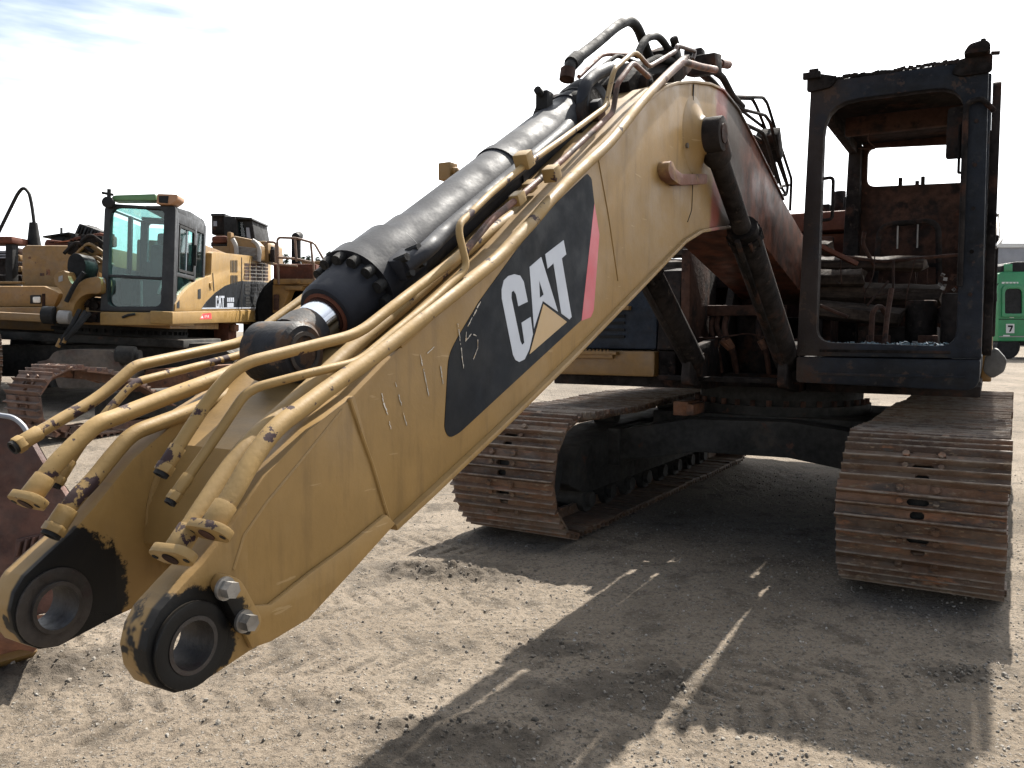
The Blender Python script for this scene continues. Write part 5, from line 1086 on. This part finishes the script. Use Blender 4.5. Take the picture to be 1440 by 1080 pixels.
MB().cyl(q, q2, .105, n=18).build('exhaust', 'hose', LD); q2 = W0.on('y', 18.9, 418, 331); MB().lathe(q2 + Vector((-.02, -.12, -.06)), (.15, .6, .2), [(0, .07), (.03, .10), (.2, .10), (.26, .07)], 14).build('exhaust_cap', 'hose', LD)
for px in ([(391, 371), (390, 337), (393, 334), (417, 335), (442, 342), (457, 368)], [(391, 362), (416, 364), (442, 370)], [(437, 342), (440, 372)], [(390, 372), (392, 400)], [(388, 370), (388, 341), (376, 340), (372, 344)], [(415, 336), (417, 368)], [(441, 371), (442, 395)], [(392, 395), (391, 372), (418, 374)]):
    wtube(px, 17.9, .026, 'brownrail', 'railing', LD, .06)
wrect(379, 350, 386, 368, 18.6, .4, 'char', 'engine', LD, .04); wrect(378, 346, 384, 352, 18.8, .3, 'hose', 'engine', LD, .04); wrect(424, 367, 470, 372, 18.6, .6, 'oldyel', 'deck_plate', LD, .02)
for (px, py) in ((418, 440), (455, 432)):
    q = W0.on('y', 18.6, px, py); MB().lathe((q.x, 18.4, q.z), (0, 1, 0), [(0, .3), (0, .82), (.08, .9), (.7, .9), (.78, .82), (.78, .3)], 30).build('wheel', 'hose', LD)
wrect(250, 456, 301, 482, 17.3, .6, 'char', 'axle', LD, .05); wrect(300, 452, 322, 492, 17.0, .5, 'redrust', 'axle_stand', LD, .05); wrect(322, 456, 330, 466, 17.0, .3, 'rust', 'axle_stand', LD, .03); wrect(340, 448, 480, 500, 18.7, 1.0, 'char', 'axle', LD, .1)

# ================================================================== bucket lying at the left edge
BY = 3.45
BK = thing('excavator_bucket', 'rusty brown excavator bucket lying behind the boom nose, yellow inside', 'bucket')
sp1 = [(-240, 600), (-60, 575), (0, 586), (16, 588), (30, 598), (38, 612), (64, 658), (88, 690), (106, 720), (106, 775), (100, 830), (88, 858), (40, 868), (-10, 874), (-240, 885)]
shell = [(W0.on('y', BY, *p).x, W0.on('y', BY, *p).z) for p in sp1]
MB().prism(shell, 'y', BY, BY + .04).build('side_plate', 'bucketrust', BK, .008)
m = MB(); n = len(shell); bk_ = [(x - .45, z * .8 - .16) for (x, z) in shell]
m.add([(x, BY + .041, z) for x, z in shell] + [(x, BY + .75, z) for x, z in bk_], [(i, (i + 1) % n, n + (i + 1) % n, n + i) for i in range(n)] + [tuple(range(n, 2 * n))])
m.build('wrapper', 'bucketrust', BK)
m = MB(); rim = [(W0.on('y', BY - .02, *p).x, BY - .008, W0.on('y', BY - .02, *p).z) for p in ((-240, 598), (-60, 573), (0, 585), (16, 587), (29, 597), (37, 610))]
m.tube(rim, .011, 8, .03); m.build('rim', 'grey', BK)
pb_ = [(W0.on('y', BY - .05, *p).x, W0.on('y', BY - .05, *p).z) for p in ((14, 792), (18, 760), (66, 752), (74, 742), (66, 790), (20, 800))]
ST = MB().prism(pb_, 'y', BY - .03, BY).build('wear_plate', 'bucketrust', BK, .006)
for k in range(5):
    x = 20 + k * 10; pp = [(W0.on('y', BY - .06, *p).x, W0.on('y', BY - .06, *p).z) for p in ((x, 784 - k * 3), (x + 4, 784 - k * 3), (x + 9, 762 - k * 3), (x + 5, 762 - k * 3))]
    MB().prism(pp, 'y', BY - .06, BY - .03).build('rib', 'bucketrust', ST, .004)
# lower lip plate, sloping down towards us, with its worn edge on the ground
U0_, U1_ = W0.on('y', BY - .02, 92, 862), W0.on('y', BY - .02, -240, 884)
L0_, L1_ = W0.on('z', .035, 44, 916), W0.on('z', .035, -240, 1000)
def slab(p, q, r, t, th, name, mat):
    n_ = (q - p).cross(r - p).normalized() * th
    if n_.z < 0: n_ = -n_
    return MB().add([p, q, t, r, p - n_, q - n_, t - n_, r - n_], [(0, 1, 2, 3), (4, 5, 6, 7), (0, 1, 5, 4), (1, 2, 6, 5), (2, 3, 7, 6), (3, 0, 4, 7)]).build(name, mat, BK, .004)
M0_, M1_ = L0_.lerp(U0_, .16), L1_.lerp(U1_, .10)
slab(U0_, U1_, M0_, M1_, .03, 'cutting_lip', 'rustorange')['label'] = 'rust-orange lower lip of the bucket'
slab(M0_ + Vector((0, -.002, .004)), M1_ + Vector((0, -.002, .004)), L0_, L1_, .03, 'cutting_edge', 'oldyel')

# ================================================================== right edge: green lift and a grey shed
GZ = 30.0
GL_ = thing('aerial_lift', 'green work machine at the right edge with a white square numbered 7', 'work machine')
wprism([(1404, 480), (1404, 385), (1411, 382), (1500, 382), (1500, 480)], GZ, 1.8, 'green', 'body', GL_, .05)
wprism([(1408, 383), (1408, 374), (1418, 370), (1430, 368), (1500, 368), (1500, 383)], GZ + .1, 1.5, 'hose', 'canopy', GL_, .04)
wrect(1412, 371, 1424, 382, GZ + .08, .03, 'green', 'lamp', GL_, .02)
m = MB(); f_ = lambda ps: [(W0.on('y', GZ, *p).x, W0.on('y', GZ, *p).z) for p in ps]
m.ring(roundquad(f_([(1408, 446), (1440, 446), (1440, 400), (1408, 400)]), [.05, .05, .25, .25], 4), roundquad(f_([(1412, 441), (1436, 441), (1436, 406), (1412, 406)]), [.05, .05, .18, .18], 4), 'y', GZ - .06, GZ - .001); m.build('window_frame', 'green', GL_, .01)
MB().prism(f_([(1412, 441), (1436, 441), (1436, 406), (1412, 406)]), 'y', GZ - .02, GZ - .002).build('pane', 'hose', GL_)
wrect(1409, 396.5, 1432, 399, GZ - .01, .012, 'white', 'lettering', GL_, 0)
for k in range(4): wprism([(1412 + k * 5, 398.6), (1414 + k * 5, 396.9), (1416 + k * 5, 398.6)], GZ - .02, .008, 'green', 'letter', GL_, 0)
NP = wrect(1415, 455.5, 1426.5, 468.5, GZ - .02, .022, 'white', 'number_plate', GL_, 0)
wprism([(1417.5, 457.5), (1424.5, 457.5), (1424.5, 459.8), (1421.2, 466.5), (1418.8, 466.5), (1422, 460), (1417.5, 460)], GZ - .028, .006, 'hose', 'digit', NP, 0)
for (x0, y0, w_, h_, mt) in ((1420, 442, 6, 5, 'white'), (1414, 441.5, 3, 2.5, 'white'), (1411, 471, 9, 2, 'white')): wrect(x0, y0, x0 + w_, y0 + h_, GZ - .012, .012, mt, 'label_plate', GL_, 0)
wrect(1405, 448.5, 1500, 449.5, GZ - .008, .012, 'hose', 'panel_gap', GL_, 0); wrect(1437.5, 428, 1439, 436, GZ - .05, .05, 'hose', 'door_handle', GL_, .005); wrect(1405, 472.5, 1500, 474, GZ - .01, .012, 'pale', 'scuff_strip', GL_, 0); wtube([(1404, 398), (1400, 404), (1400, 416)], GZ - .1, .015, 'hose', 'mirror_arm', GL_); wrect(1397.5, 412, 1402.5, 424, GZ - .15, .06, 'hose', 'mirror', GL_, .02); wrect(1400, 478, 1500, 486, GZ + .3, 1.2, 'hose', 'chassis', GL_, .05)
for px in (1418, 1480):
    q = W0.on('y', GZ + .1, px, 486); gq = float(ground_h(np.array([q.x]), np.array([q.y]))[0]); MB().lathe((q.x, GZ + .05, gq + .42), (0, 1, 0), [(0, .2), (0, .38), (.04, .42), (.3, .42), (.34, .38), (.34, .2)], 24).build('wheel', 'hose', GL_)
SH = thing('storage_shed', 'pale grey metal shed at the right edge beyond the green machine', 'shed')
wprism([(1400, 480), (1400, 372), (1560, 372), (1560, 480)], 46, 8, 'grey', 'wall', SH, 0)
wprism([(1396, 373), (1398, 346), (1403, 343), (1570, 343), (1570, 373)], 45.6, 9, 'grey', 'roof', SH, .1)
wprism([(1396, 348), (1398, 342), (1570, 342), (1570, 348)], 45.5, .3, 'white', 'ridge_strip', SH, 0)

# ================================================================== conifers on the skyline
def conifer(px, py, Y, label):
    tp = W0.on('y', Y, px, py); gz = float(ground_h(np.array([tp.x]), np.array([Y]))[0]); hgt = tp.z - gz
    t = thing('conifer_tree', label, 'tree', Matrix.Translation((tp.x, Y, gz)), 'conifers on the skyline')
    MB().lathe((0, 0, 0), (0, 0, 1), [(0, .22), (hgt * .9, .05)], 8).build('trunk', 'bark', t)
    V = []; Fc = []
    for k in range(420):
        u = random.random() ** .8; z = hgt * (.12 + .88 * u); R = hgt * .17 * (1 - u) ** .8 * random.uniform(.35, 1.1) + .08; a = random.random() * 6.283
        c = Vector((cos(a) * R, sin(a) * R, z - R * .25)); d = Vector((cos(a), sin(a), -.3)) * random.uniform(.3, .8); s = Vector((-sin(a), cos(a), random.uniform(-.3, .3))) * random.uniform(.12, .3)
        V += [c - d * .4, c + s, c + d, c - s]; Fc.append((4 * k, 4 * k + 1, 4 * k + 2, 4 * k + 3))
    MB().add(V, Fc).build('crown', 'foliage', t)
for px, py, lb in ((402, 357, 'small dark conifer just left of the loader exhaust'), (426, 361, 'short conifer just right of the loader exhaust'), (434, 359, 'slim conifer between the exhaust and the railing end'), (447, 361, 'low conifer by the sloping end of the railing'), (463, 353, 'tallest conifer beyond the railing end, beside the black cylinder')):
    conifer(px, py, 120, lb)
